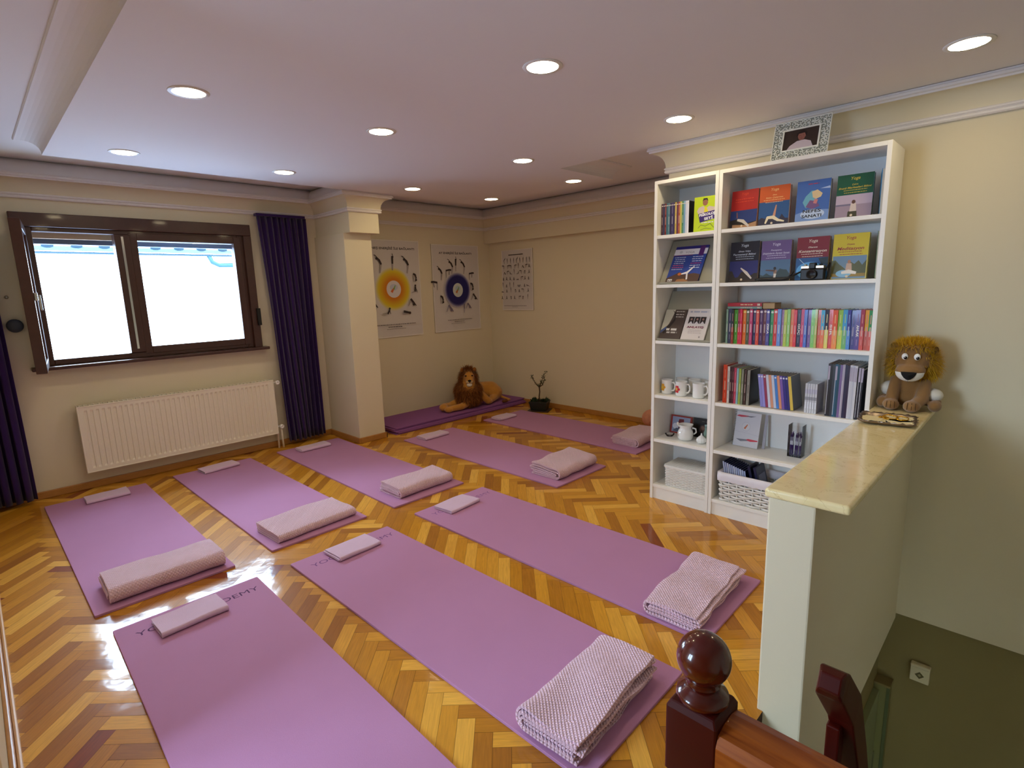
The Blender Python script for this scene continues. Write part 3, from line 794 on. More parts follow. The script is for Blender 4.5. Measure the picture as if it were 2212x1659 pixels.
# ------------------------------------------------------------------ posters
SK = (150, 118, 100); DK = (52, 42, 44); PL = (168, 160, 158)
def pose(p, kind, u, v, s, flip=1, dark=DK, legs=PL):
    def q(pts): return [(u + x * s * flip, v + y * s) for x, y in pts]
    def st(pts, w, c): p.stroke(q(pts), [k * s for k in w] if isinstance(w, list) else w * s, c)
    def hd(x, y, r=0.085): p.disc(u + x * s * flip, v + y * s, r * s, r * s, dark, 12)
    if kind == 'stand': st([(0, 0), (0.02, 0.5)], [.08, .15], legs); st([(0.02, .5), (0.03, .85)], [.14, .17], dark); hd(.03, .95); st([(.03, .85), (.12, .95), (.04, 1.2)], .05, dark)
    elif kind == 'back': st([(0, 0), (0.05, .3), (0.1, .55)], [.08, .12, .15], legs); st([(.1, .55), (-.02, .78), (-.12, .88)], [.14, .16, .12], dark); hd(-.2, .9); st([(-.1, .9), (-.28, 1.08), (-.38, 1.12)], .05, dark)
    elif kind == 'fold': st([(0, 0), (0, .55)], [.08, .14], legs); st([(0, .58), (.16, .5), (.24, .25)], [.14, .15, .1], dark); hd(.22, .12); st([(.22, .3), (.12, .0)], .05, dark)
    elif kind == 'half': st([(0, 0), (0, .5)], [.08, .13], legs); st([(0, .55), (.38, .62)], [.14, .13], dark); hd(.48, .6); st([(.35, .6), (.3, .2)], .05, dark)
    elif kind == 'dog': st([(0, 0), (.22, .42)], [.07, .14], legs); st([(.22, .42), (.45, .16), (.6, .0)], [.15, .12, .05], dark); hd(.42, .08)
    elif kind == 'lunge': st([(-.35, .02), (0, .12), (.15, .28), (.22, 0)], [.06, .1, .11, .06], legs); st([(0, .15), (.05, .48)], [.14, .15], dark); hd(.06, .6); st([(.05, .45), (.2, .1)], .05, dark)
    elif kind == 'cobra': st([(-.45, .03), (0, .05)], [.06, .13], legs); st([(0, .05), (.16, .28)], [.14, .14], dark); hd(.18, .4); st([(.15, .28), (.24, .02)], .05, dark)
    elif kind == 'child': st([(-.3, .05), (-.05, .07), (-.25, .16)], [.08, .12, .14], legs); st([(-.2, .16), (.15, .08)], [.15, .12], dark); hd(.22, .06); 
    elif kind == 'sit': st([(-.2, .04), (0, .07), (.2, .04)], .08, legs); st([(0, .05), (0, .4)], [.14, .16], dark); hd(0, .5); st([(-.08, .36), (-.18, .1)], .045, dark); st([(.08, .36), (.18, .1)], .045, dark)
    elif kind == 'plank': st([(-.4, .05), (0, .2)], [.06, .13], legs); st([(0, .2), (.3, .3)], .14, dark); hd(.4, .34); st([(.28, .28), (.3, 0)], .05, dark)

def poster(label, y, z, w, h, draw, axis='x', x=XW):
    root = thing('poster', label, 'poster', (x + (.0015 if axis == 'x' else 0), y, z), group=None)
    b = MB(); st = 0.004
    if axis == 'x': b.box((0, 0, 0), (st, w, h), cm((214, 208, 204), .3)); U, O = (0, 1, 0), (st, 0, 0)
    else: b.box((0, -st, 0), (w, 0, h), cm((214, 208, 204), .3)); U, O = (1, 0, 0), (0, -st, 0)
    b.build('board', root)
    f = MB(); e = 0.009
    def bar(u0, v0, u1, v1):
        if axis == 'x': f.box((0, u0, v0), (st + .004, u1, v1), cm((236, 230, 222), .25))
        else: f.box((u0, -st - .004, v0), (u1, 0, v1), cm((236, 230, 222), .25))
    bar(0, 0, w, e); bar(0, h - e, w, h); bar(0, e, e, h - e); bar(w - e, e, w, h - e)
    f.build('edge_strip', root)
    p = Print(0.00025); draw(p, w, h); p.build('print', root, O, U, (0, 0, 1))
    return root

def sun_poster(p, w, h):
    p.text('GÜNEŞ ENERJİSİ İLE BAĞLANTI', w * .5, h * .905, .031, (78, 70, 72), width=w * .84, bold=.03)
    cu, cv = w * .5, h * .50
    for i in range(26):
        t = i / 25.0; r = w * (.325 - .175 * t)
        a = (216, 210, 206); bcol = (226, 200, 40); c2 = (214, 128, 20)
        if t < .35: k = t / .35; c = tuple(int(a[j] + (bcol[j] - a[j]) * k) for j in range(3))
        else: k = (t - .35) / .65; c = tuple(int(bcol[j] + (c2[j] - bcol[j]) * k) for j in range(3))
        p.disc(cu, cv, r, r * 1.02, c, 40)
    p.disc(cu, cv, w * .128, w * .128, (222, 216, 216), 32)
    p.disc(cu, cv + .02, .05, .035, (196, 200, 214)); p.stroke([(cu - .03, cv - .03), (cu + .01, cv + .02)], [.03, .012], (214, 110, 60)); p.stroke([(cu, cv), (cu + .02, cv + .04)], [.02, .008], (130, 170, 90))
    for kind, u, v, s, f in (('stand', .5, .695, .16, 1), ('back', .76, .665, .18, 1), ('back', .28, .67, .18, 1), ('fold', .87, .575, .16, 1), ('fold', .1, .575, .16, 1),
                             ('lunge', .88, .455, .15, 1), ('lunge', .12, .455, .15, 1), ('dog', .74, .32, .19, 1), ('dog', .05, .32, .19, 1), ('cobra', .36, .245, .16, 1), ('child', .70, .235, .2, 1)):
        pose(p, kind, u * w, v * h, s * 1.0 * .9, f)
    p.lines(w * .12, w * .86, h * .130, .008, (110, 102, 102)); p.lines(w * .35, w * .62, h * .105, .008, (90, 82, 82)); p.lines(w * .3, w * .68, h * .085, .005, (130, 122, 120))

def moon_poster(p, w, h):
    p.text('AY ENERJİSİ İLE BAĞLANTI', w * .5, h * .895, .031, (78, 70, 72), width=w * .70, bold=.03)
    cu, cv = w * .5, h * .48
    for kind, u, v, s, f in (('stand', .49, .70, .14, 1), ('back', .66, .67, .15, 1), ('back', .40, .67, .15, 1), ('half', .28, .63, .14, 1), ('half', .78, .60, .13, 1), ('back', .17, .60, .14, 1),
                             ('half', .08, .49, .15, -1), ('fold', .80, .47, .15, 1), ('dog', .80, .36, .16, 1), ('fold', .14, .33, .15, 1)):
        pose(p, kind, u * w, v * h, s, f)
    for i in range(22):
        t = i / 21.0; r = w * (.285 - .07 * t); a = (206, 202, 206); c2 = (26, 24, 100)
        c = tuple(int(a[j] + (c2[j] - a[j]) * min(1, t * 1.15)) for j in range(3)); p.disc(cu, cv, r, r * 1.02, c, 40)
    p.disc(cu, cv, w * .108, w * .115, (206, 212, 204), 32)
    p.disc(cu, cv + .02, .04, .03, (176, 196, 204)); p.stroke([(cu - .025, cv - .03), (cu + .01, cv + .02)], [.028, .012], (200, 120, 60)); p.stroke([(cu, cv), (cu + .015, cv + .035)], [.018, .008], (120, 160, 100))
    for kind, u, v, s in (('dog', .24, .235, .17), ('stand', .62, .21, .10), ('dog', .66, .26, .14)):
        pose(p, kind, u * w, v * h, s, 1, (120, 110, 130), (160, 154, 166))
    p.lines(w * .2, w * .83, h * .130, .007, (120, 112, 112)); p.lines(w * .38, w * .62, h * .108, .007, (130, 122, 122)); p.lines(w * .3, w * .66, h * .088, .005, (140, 132, 130))

def chart_poster(p, w, h):
    p.rect(.01, .01, w - .01, h - .01, (214, 208, 204))
    p.rect(w * .23, h * .91, w * .68, h * .925, (84, 76, 76)); p.lines(w * .23, w * .7, h * .912, .008, (60, 52, 52), jag=0)
    kinds = ['stand', 'stand', 'back', 'stand', 'fold', 'half', 'dog', 'lunge', 'sit', 'cobra', 'child', 'plank']
    rnd = random.Random(5)
    for r, (v, n) in enumerate(((.78, 9), (.695, 8), (.60, 8), (.50, 8), (.385, 8), (.30, 7), (.185, 7))):
        for i in range(n):
            k = rnd.choice(kinds[:4] if r == 0 else kinds[3:]); u = w * (.09 + .83 * i / (n - 1))
            pose(p, k, u, h * v, .062 if k != 'stand' else .055, rnd.choice((1, -1)), (70, 60, 60), (120, 112, 108))
    p.lines(w * .15, w * .88, h * .075, .006, (110, 102, 100), jag=0); p.lines(w * .4, w * .62, h * .055, .005, (130, 122, 120))
poster('framed poster of yoga poses around a glowing orange and yellow sun disc', -0.098, 0.918, 0.715, 1.035, sun_poster)
poster('framed poster of yoga poses around a dark blue moon disc', 0.792, 0.920, 0.715, 1.01, moon_poster)
poster('small white chart with rows of tiny yoga figures, right of the room corner', 0, 1.136, 0.515, 0.72, chart_poster, 'y', -3.07)
for o_ in SC.objects:
    if o_.name.startswith('poster') and o_.parent is None and o_['label'].startswith('small white'): o_.location = (-3.07, YF - .0015, 1.142)

# ------------------------------------------------------------------ bookcases
SH = [0.10, 0.412, 0.705, 1.056, 1.404, 1.700]
TH = 0.020
def bookcase(name, label, x0, w, dark_inside=False):
    root = thing(name, label, 'bookcase', (x0, 0, 0))
    d = 0.28; H = 2.02
    for xx in (0, w - TH):
        b = MB(); b.box((xx, 0, 0), (xx + TH, d, H), M_white); b.build('side_panel', root, bevel=0.001)
    b = MB(); b.box((TH, 0.0, H - TH), (w - TH, d, H), M_white); b.build('top_panel', root, bevel=0.001)
    b = MB(); b.box((TH, 0.012, 0), (w - TH, 0.028, SH[0] - TH), M_white); b.build('plinth', root)
    for z in SH:
        b = MB(); b.box((TH, 0.003, z - TH), (w - TH, d - 0.006, z), M_white); b.build('shelf', root, bevel=0.001)
    b = MB(); b.box((TH, d - 0.006, SH[0] - TH), (w - TH, d - 0.001, H - TH), M_back); b.build('back_panel', root)
    return root
bookcase('narrow_bookcase', 'narrow tall white bookcase with mugs, jug and slanted magazine stands', 0.0, 0.400)
bookcase('wide_bookcase', 'wide tall white bookcase with rows of coloured books, beside the narrow one', 0.402, 0.798)

def cover_book(label, x, y, z, w, h, t, rgb, draw, tilt=0.0, rz=0.0, group='books shown face out in the wide bookcase', spine=None, pages=True, parent_rot=None, name='book'):
    root = thing(name, label, 'book' if name == 'book' else name.replace('_', ' '), (x, y, z + t * math.sin(tilt) + .0005), 0, group)
    root.rotation_euler = (-tilt, 0, rz)
    c = cm(rgb, .3, .3); cb = 0.0016
    b = MB(); b.box((0, 0, 0), (w, cb, h), c); b.box((0, t - cb, 0), (w, t, h), c); b.box((0, cb, 0), (cb, t - cb, h), cm(spine, .3) if spine else c)
    b.build('cover', root)
    if pages:
        b = MB(); b.box((cb, cb, 0.001), (w - 0.002, t - cb, h - 0.002), M_page); b.build('pages', root)
    p = Print(); draw(p, w, h); p.build('cover_print', root, (0, 0, 0), (1, 0, 0), (0, 0, 1))
    return root

def mountains(p, w, v0, v1, rgb, seed=1, n=9):
    r = random.Random(seed); pts = [(0, v0)]
    for i in range(n + 1): pts.append((w * i / n, v0 + (v1 - v0) * (0.35 + 0.65 * r.random())))
    pts.append((w, v0)); p.poly(pts, rgb)
def yoga_cover(topc, textc, title, lines_, scene, sky=(44, 84, 150), vtop=.52, border=0.0, mid=None):
    def f(p, w, h):
        p.rect(0, h * vtop, w, h, topc)
        p.rect(border, border * .5, w - border, h * vtop, sky)
        p.text('Yoga', w * .5, h * .875, h * .10, textc, shear=.25, bold=.01)
        v = .79
        for (tx, sz) in lines_:
            if tx: p.text(tx, w * .5, h * (v - sz), h * sz * 1.15, mid or textc, shear=.25, width=min(w * .9, len(tx) * h * sz * .62), bold=.02)
            else: p.lines(w * .14, w * .86, h * (v - sz * .7), h * sz * .45, textc)
            v -= sz + .025
        scene(p, w, h, border)
        p.disc(w * .46, h * .055, h * .028, h * .028, (222, 204, 176))
    return f
def sc_down(p, w, h, e):
    mountains(p, w, 0, h * .28, (44, 34, 30), 2); p.stroke([(w * .42, h * .34), (w * .62, h * .22), (w * .8, h * .08)], [.006, .016, .008], (214, 204, 200)); p.rect(0, 0, w, h * .04, (60, 44, 30))
def sc_up(p, w, h, e):
    mountains(p, w, 0, h * .30, (46, 40, 62), 3)
    p.stroke([(w * .52, h * .22), (w * .55, h * .36), (w * .58, h * .50)], [.014, .010, .005], (206, 150, 120))
    p.stroke([(w * .25, h * .06), (w * .32, h * .2), (w * .5, h * .2), (w * .66, h * .12), (w * .86, h * .08)], [.008, .014, .018, .013, .007], (236, 222, 190))
def sc_red(p, w, h, e):
    p.poly([(0, 0), (0, h * .22), (w * .35, h * .25), (w * .55, h * .1), (w, h * .16), (w, 0)], (34, 28, 26)); p.poly([(w * .1, 0), (w * .1, h * .1), (w * .6, h * .07), (w, h * .14), (w, 0)], (172, 132, 96))
    p.stroke([(w * .25, h * .42), (w * .27, h * .28)], .005, (150, 90, 70)); p.stroke([(w * .3, h * .22), (w * .5, h * .18), (w * .72, h * .04)], [.012, .018, .010], (206, 200, 196))
def sc_sea(p, w, h, e):
    p.rect(0, 0, w, h * .30, (160, 140, 156)); p.rect(0, h * .28, w * .55, h * .32, (120, 112, 136)); p.poly([(w * .35, 0), (w * .36, h * .14), (w * .44, h * .17), (w * .6, h * .16), (w * .62, 0)], (66, 60, 30))
    p.stroke([(w * .5, h * .17), (w * .5, h * .3)], [.03, .022], (214, 196, 186)); p.disc(w * .5, h * .36, .008, .009, (96, 60, 44))
def sc_war(p, w, h, e):
    mountains(p, w, 0, h * .32, (52, 70, 74), 4); p.rect(0, 0, w, h * .1, (40, 44, 48)); p.stroke([(w * .5, h * .08), (w * .52, h * .26)], [.010, .018], (150, 116, 96)); p.disc(w * .5, h * .31, .007, .008, (30, 24, 22))
    p.stroke([(w * .2, h * .27), (w * .5, h * .25)], [.005, .01], (96, 66, 50)); p.stroke([(w * .51, h * .06), (w * .52, h * .17)], [.008, .014], (222, 214, 204))
def sc_blue(p, w, h, e):
    p.rect(0, 0, w, h * .52, (40, 92, 150)); p.disc(w * .45, h * .22, w * .42, h * .20, (96, 170, 226)); p.disc(w * .45, h * .2, w * .3, h * .16, (150, 206, 240)); p.stroke([(w * .1, h * .5), (w * .35, h * .32)], .003, (190, 214, 230)); p.poly([(w * .7, h * .5), (w * .8, h * .36), (w, h * .34), (w, h * .52)], (30, 50, 60))
def sc_med(p, w, h, e):
    p.rect(e, h * .05, w - e, h * .5, (120, 150, 176)); mountains(p, w - e, h * .05, h * .47, (92, 96, 60), 6); p.rect(e, h * .05, w - e, h * .12, (156, 128, 50)); p.disc(w * .36, h * .12, w * .22, h * .08, (140, 190, 224))
    p.stroke([(w * .5, h * .17), (w * .5, h * .32)], [.03, .022], (206, 176, 156)); p.disc(w * .5, h * .38, .007, .009, (180, 130, 100)); p.stroke([(w * .32, h * .14), (w * .5, h * .16), (w * .7, h * .13)], [.012, .02, .012], (236, 232, 228))
Z5, Z4 = SH[5], SH[4]
cover_book('red yoga book at the left end of the top shelf', 0.437, 0.075, Z5, 0.152, 0.205, 0.028, (176, 22, 16),
           yoga_cover((176, 22, 16), (214, 60, 30), '', [('', .05), ('', .04)], sc_red, (30, 54, 120), .47), 0.10, -0.10)
cover_book('orange yoga book with a curled cover beside the red one', 0.596, 0.068, Z5, 0.152, 0.206, 0.030, (214, 92, 24),
           yoga_cover((214, 92, 24), (244, 190, 120), '', [('Zihin', .035), ('Ritim Çalışması', .045), ('', .035), ('', .03)], sc_up, (36, 84, 140), .60), 0.08, 0.06)
def nefes(p, w, h):
    p.rect(0, 0, w, h, (64, 104, 176)); p.poly([(0, h * .2), (w * .4, h * .3), (w, h * .26), (w, 0), (0, 0)], (120, 150, 204)); p.poly([(w * .7, h * .78), (w * .98, h * .82), (w, h * .76)], (170, 190, 226))
    p.poly([(w * .2, h * .48), (w * .28, h * .62), (w * .45, h * .75), (w * .62, h * .74), (w * .7, h * .62), (w * .58, h * .5), (w * .7, h * .36), (w * .3, h * .34)], (110, 176, 196))
    p.poly([(w * .3, h * .36), (w * .42, h * .52), (w * .62, h * .48), (w * .72, h * .36), (w * .5, h * .3)], (120, 84, 130)); p.poly([(w * .46, h * .72), (w * .62, h * .76), (w * .78, h * .66), (w * .74, h * .58), (w * .6, h * .54), (w * .5, h * .58)], (222, 196, 150)); p.poly([(w * .55, h * .54), (w * .66, h * .52), (w * .62, h * .42), (w * .52, h * .44)], (206, 130, 130))
    p.disc(w * .52, h * .18, w * .36, h * .12, (190, 206, 232)); p.text('NEFES', w * .5, h * .22, h * .10, (30, 30, 40), width=w * .54, bold=.03); p.text('SANATI', w * .5, h * .10, h * .10, (30, 30, 40), width=w * .6, bold=.03); p.lines(w * .3, w * .7, h * .9, h * .025, (170, 70, 110))
cover_book('blue book with a cloud-haired face and dark capital title', 0.781, 0.075, Z5, 0.156, 0.206, 0.026, (64, 104, 176), nefes, 0.09, 0.0)
cover_book('dark green yoga book near the right end of the top shelf', 0.968, 0.070, Z5, 0.154, 0.206, 0.024, (16, 84, 54),
           yoga_cover((16, 84, 54), (200, 176, 60), '', [('Çakra', .04), ('Enerji Merkezleri Bilimi', .05), ('', .03), ('', .03)], sc_sea, (190, 172, 190), .53), 0.08, 0.02)
cover_book('sky blue book squeezed against the right side of the top shelf', 1.121, 0.222, Z5, 0.16, 0.212, 0.022, (70, 160, 216),
           lambda p, w, h: (p.rect(0, h * .45, w, h, (70, 170, 226)), p.rect(0, 0, w, h * .45, (70, 80, 92)), p.lines(w * .1, w * .9, h * .8, h * .04, (30, 110, 180), 3, h * .1)), 0.0, -1.35)
cover_book('dark navy yoga book at the left end of the second shelf', 0.443, 0.075, Z4, 0.162, 0.222, 0.028, (22, 20, 52),
           yoga_cover((18, 16, 38), (196, 206, 226), '', [('Divan Vidya', .045), ('Termenerji Bilimi', .055), ('', .03), ('', .03)], sc_down, (36, 40, 110), .52), 0.09, -0.05)
cover_book('mauve yoga book beside the navy one, warrior pose on its cover', 0.618, 0.072, Z4, 0.152, 0.216, 0.030, (112, 84, 140),
           yoga_cover((112, 84, 140), (214, 204, 230), '', [('Pranayama', .045), ('Düşünlerin Aynası Sanatı', .055), ('', .03), ('', .03)], sc_war, (84, 116, 150), .52), 0.08, 0.03)
cover_book('dark red yoga book behind the camera on the second shelf', 0.797, 0.080, Z4, 0.152, 0.220, 0.026, (136, 14, 34),
           yoga_cover((136, 14, 34), (244, 222, 200), '', [('Dharana', .045), ('Konsantrasyon', .075), ('', .03), ('', .03)], sc_blue, (60, 120, 180), .50), 0.07, 0.0)
cover_book('yellow yoga book with a seated figure at the right of the second shelf', 0.967, 0.080, Z4, 0.155, 0.222, 0.026, (224, 200, 34),
           yoga_cover((224, 200, 34), (176, 64, 40), '', [('Dhyana', .04), ('Meditasyon', .085), ('', .03), ('', .03)], sc_med, (120, 150, 176), .51, border=.004), 0.07, 0.0)
cover_book('green book leaning in the right corner of the second shelf', 1.128, 0.232, Z4, 0.15, 0.225, 0.018, (46, 112, 70),
           lambda p, w, h: (p.rect(0, 0, w, h, (46, 112, 70)), p.rect(w * .1, h * .05, w * .9, h * .45, (120, 130, 84))), 0.0, -1.38)

# camera with its strap
t = thing('camera', 'black and silver film camera lying with its strap on the second shelf', 'camera', (0.897, 0.032, Z4 + .0006))
b = MB(); b.box((-.056, -.014, 0), (.056, .018, .058), M_black); b.build('body', t, bevel=.006, seg=3)
b = MB(); ms = mat('brushed_silver', (196, 190, 170), .3, 1.0); b.box((-.054, -.013, .058), (-.014, .017, .074), ms); b.box((.014, -.013, .058), (.054, .017, .074), ms); b.build('top_plate', t, bevel=.003)
b = MB(); b.box((-.015, -.018, .056), (.015, .016, .088), M_black); b.build('viewfinder_hump', t, bevel=.005, seg=3)
b = MB(); b.lathe([(.024, 0), (.024, .016), (.021, .018), (.018, .012)], M_black, M=Matrix.Translation((0, -.014, .030)) @ Matrix.Rotation(PI / 2, 4, 'X'), n=28); b.build('lens', t, smooth=True)
b = MB(); b.lathe([(.007, 0), (.007, .007)], ms, (-.036, .002, .074), 16); b.build('dial', t); b = MB(); b.lathe([(.008, 0), (.008, .006)], M_black, (.036, .002, .074), 16); b.build('dial', t)
b = MB(); pts = [(-.056, .0, .045), (-.075, -.012, .034), (-.10, -.02, .018), (-.14, -.022, .009), (-.20, -.020, .010), (-.26, -.006, .013), (-.285, -.004, .010)]
b.tube(pts, [.004, .005, .006, .006, .008, .009, .006], M_black, 8); pts = [(.056, .0, .045), (.068, -.002, .07), (.074, .004, .082), (.070, .012, .06), (.066, .012, .02), (.060, .02, .006)]
b.tube(pts, .005, M_black, 8); b.tube([(-.26, -.006, .013), (-.20, .004, .013), (-.12, -.006, .012), (-.10, -.018, .03), (-.086, -.014, .05)], [.005, .007, .006, .005, .003], M_black, 8); b.build('strap', t, smooth=True)

# ---- spines
NAMES = {}
def spine_book(label, x, y, z, t, h, d, rgb, lean=0.0, group=None, top=None, dot=None, txt=None, tc=(236, 232, 224), rz=0.0, pages=True, bars=True, name='book', back=None):
    root = thing(name, label, name.replace('_', ' '), (x, y, z + .0005 + max(0, t * math.sin(lean))), 0, group); root.rotation_euler = (0, lean, rz)
    c = cm(rgb, .28, .3); cb = 0.0010
    b = MB(); cs = cm(back, .3) if back else c
    b.box((0, 0, 0), (t, cb, h), c); b.box((0, cb, 0), (cb, d, h), cs); b.box((t - cb, cb, 0), (t, d, h), cs); b.build('cover', root)
    if pages:
        b = MB(); b.box((cb, cb, .001), (t - cb, d - .001, h - .002), M_page); b.build('pages', root)
    bc_ = tuple(int(rgb[q] * .55 + tc[q] * .45) for q in range(3))
    p = Print(.0001); any_ = False
    if top: p.rect(0, h * .48, t, h, top); any_ = True
    if dot: p.disc(t / 2, h * .93, t * .36, t * .36, dot, 14); any_ = True
    if txt: p.text(txt, t * .3, h * .62, t * .75, tc, 'l', width=h * .3, bold=.03, rot=-PI / 2); any_ = True
    if bars:
        bt_ = tuple(int(rgb[q] * .35 + tc[q] * .65) for q in range(3))
        for (v0, v1, c_, wd) in (((.10, .26, bc_, .09), (.70, .90, bc_, .10)) if txt else ((.12, .26, bc_, .08), (.34, .58, bt_, .16), (.66, .88, bc_, .10))):
            p.rect(t * (.5 - wd), h * v0, t * (.5 + wd), h * v1, c_)
        any_ = True
    if any_: p.build('spine_print', root, (0, 0, 0), (1, 0, 0), (0, 0, 1))
    return root
Z3 = SH[3]
SP = [(110, 140, 'pale teal', (126, 160, 140), None, None, None), (140, 195, 'slate navy', (54, 58, 96), None, None, None), (195, 233, 'black and brick red', (150, 48, 40), (30, 40, 46), None, None),
      (233, 290, 'bright green', (62, 142, 30), None, None, None), (290, 326, 'crimson', (206, 24, 60), (130, 24, 60), None, None), (326, 362, 'rose red', (206, 34, 72), None, None, None),
      (362, 418, 'orange', (232, 112, 22), None, (244, 214, 120), None), (418, 468, 'olive grey', (76, 84, 56), None, (222, 222, 214), None), (468, 515, 'magenta pink', (188, 60, 110), None, (230, 220, 224), None),
      (515, 565, 'navy', (40, 40, 92), None, (230, 230, 236), None), (565, 612, 'tomato red', (208, 72, 56), None, (236, 190, 170), None), (612, 665, 'dark plum', (76, 34, 92), None, (214, 200, 214), None),
      (665, 715, 'maroon brown', (104, 50, 62), None, (214, 200, 196), None), (715, 765, 'indigo', (74, 70, 150), None, (240, 240, 244), 'ZEKA'), (765, 815, 'sea green', (42, 150, 90), None, (222, 244, 230), None),
      (815, 870, 'scarlet', (206, 44, 44), None, (244, 220, 220), None), (870, 922, 'cornflower', (104, 144, 214), None, None, None), (922, 960, 'mauve', (170, 126, 178), None, None, None),
      (960, 1002, 'lime yellow', (178, 196, 70), None, None, None), (1002, 1046, 'pale green', (140, 200, 104), None, None, None), (1046, 1092, 'light orange', (236, 128, 70), None, None, None),
      (1092, 1136, 'bright red', (214, 36, 52), None, None, None), (1136, 1186, 'blue black', (28, 28, 64), None, None, 'GÜÇ'), (1186, 1230, 'raspberry', (206, 44, 96), None, None, None),
      (1230, 1272, 'royal blue', (66, 104, 196), None, None, None), (1272, 1320, 'violet', (120, 80, 166), None, None, None), (1320, 1368, 'spring green', (124, 196, 90), None, None, None),
      (1368, 1400, 'mustard olive', (176, 184, 80), None, None, None), (1400, 1444, 'burnt orange', (222, 84, 34), None, None, None), (1444, 1492, 'cyan over orange', (232, 110, 40), (80, 176, 214), None, None),
      (1492, 1540, 'black over yellow', (228, 214, 96), (34, 30, 60), None, None), (1540, 1590, 'vermilion', (214, 44, 34), None, None, 'SIR'), (1590, 1650, 'tangerine', (240, 138, 34), (226, 84, 40), None, None),
      (1650, 1708, 'yellow green', (202, 218, 44), (150, 196, 70), None, None), (1708, 1764, 'teal green', (110, 176, 90), (70, 160, 206), None, None), (1764, 1808, 'steel blue', (70, 130, 206), (54, 48, 140), None, None),
      (1808, 1860, 'deep indigo', (54, 36, 130), None, None, None), (1860, 1915, 'deep purple', (78, 44, 132), None, None, 'AHLAK'), (1915, 1962, 'brick red', (206, 66, 50), (160, 40, 70), None, None),
      (1962, 2010, 'amber over rust', (198, 76, 50), (240, 176, 40), None, None), (2010, 2056, 'green over red', (206, 80, 56), (44, 140, 72), None, None)]
for i, (a, c, nm, rgb, top, dot, tx) in enumerate(SP):
    x0 = 0.4545 + (a - 110) * (0.7215 / 1946.0); x1 = 0.4545 + (c - 110) * (0.7215 / 1946.0)
    lf = SP[i - 1][2] if i else None; rg = SP[i + 1][2] if i < len(SP) - 1 else None
    if lf is None: lab = 'pale teal paperback spine at the left end of the rainbow row'
    elif rg is None: lab = 'green over red paperback spine at the right end of the rainbow row'
    else: lab = '%s paperback spine between the %s and %s ones' % (nm, lf, rg)
    spine_book(lab, x0 + .0003, 0.040 + 0.004 * math.sin(i * 2.3), Z3, x1 - x0 - .0006, 0.197 + 0.002 * math.sin(i * 1.7), 0.135, rgb, 0, 'rainbow row of paperbacks on the third shelf', top, dot, tx)
# two books lying on top of the row
for j, (rgb, z_, lab) in enumerate((((120, 150, 140), Z3 + 0.2005, 'grey green book lying on the rainbow row, under the red one'), ((176, 20, 40), Z3 + 0.2135, 'dark red book lying flat on the rainbow row, upper one'))):
    root = thing('book', lab, 'book', (0.458, 0.046, z_), 0)
    tk = 0.012 if j == 0 else 0.019
    b = MB(); c = cm(rgb, .35); b.box((0, 0, 0), (.19, .13, .0012), c); b.box((0, 0, tk - .0012), (.19, .13, tk), c); b.box((0, 0, .0012), (.19, .0012, tk - .0012), c); b.build('cover', root)
    b = MB(); b.box((.001, .0012, .0012), (.189, .128, tk - .0012), M_page); b.build('pages', root)
    p = Print(.0001); p.lines(.07, .14, tk * .35, tk * .3, (226, 190, 150), jag=.1); p.rect(.165, tk * .2, .18, tk * .8, (214, 190, 170)); p.build('spine_print', root, (0, 0, 0), (1, 0, 0), (0, 0, 1))
root = thing('box', 'small kraft cardboard box beside the books lying on the rainbow row', 'box', (0.652, 0.05, Z3 + 0.201), 0)
b = MB(); b.box((0, 0, 0), (.062, .10, .030), cm((188, 158, 118), .8)); b.build('carton', root, bevel=.001); b = MB(); b.box((.0, -.0005, .026), (.062, .10, .0306), cm((176, 146, 106), .8)); b.build('lid', root)

# fourth shelf, group a
Z2 = SH[2]
GA = [('red orange', (206, 60, 22), .022, 0), ('white', (222, 214, 206), .013, 0), ('very dark maroon', (58, 24, 34), .0125, 0), ('dark maroon', (76, 26, 40), .0125, 0), ('crimson pink', (186, 58, 84), .0125, 0), ('pale blue', (130, 176, 186), .0110, .005),
      ('yellow green', (150, 166, 70), .0125, .005), ('grey green', (128, 132, 112), .0120, .01), ('black and peach', (70, 48, 44), .0135, .012), ('speckled grey', (140, 136, 126), .0155, .012)]
x = 0.455
for i, (nm, rgb, t_, ln) in enumerate(GA):
    nb = GA[i - 1][0] if i else 'side panel'
    spine_book('%s book on the fourth shelf, right of the %s' % (nm, nb + (' one' if i else '')), x, 0.035 if i else .03, Z2 + 0.0002, t_, 0.218 - .0015 * i if i else .226, 0.15, rgb, ln, 'upright books at the left of the fourth shelf',
               txt=None, tc=(220, 200, 180) if i not in (1, 9) else (90, 70, 60), back=(46, 40, 40) if i > 7 else None)
    x += t_ + 0.0006 + ln * .25
GBc = [('lavender', (142, 140, 206)), ('periwinkle', (150, 146, 214)), ('maroon and blue', (150, 60, 90)), ('ice white', (206, 210, 226)), ('peach', (214, 150, 120)), ('pearl white', (200, 206, 224)),
       ('azure', (70, 130, 206)), ('apricot', (220, 146, 110)), ('orchid purple', (120, 90, 170)), ('dark indigo', (50, 44, 130)), ('midnight blue', (44, 44, 120)), ('golden yellow', (220, 190, 80))]
lean = -0.125
x = 0.672
for i, (nm, rgb) in enumerate(GBc):
    nb = GBc[i - 1][0] if i else None
    t_ = .0135 if i < 11 else .0150
    spine_book('slim %s booklet leaning left, %s' % (nm, ('right of the %s one' % nb) if nb else 'first of the leaning dozen'), x, 0.035, Z2 + 0.0022, t_, 0.186, 0.15, rgb, lean, 'slim booklets leaning left on the fourth shelf',
               dot=(226, 222, 230) if i in (0, 1, 2, 6, 8, 9, 10) else None, pages=True, back=(96, 96, 100), bars=False)
    x += t_ / math.cos(lean) + 0.0008
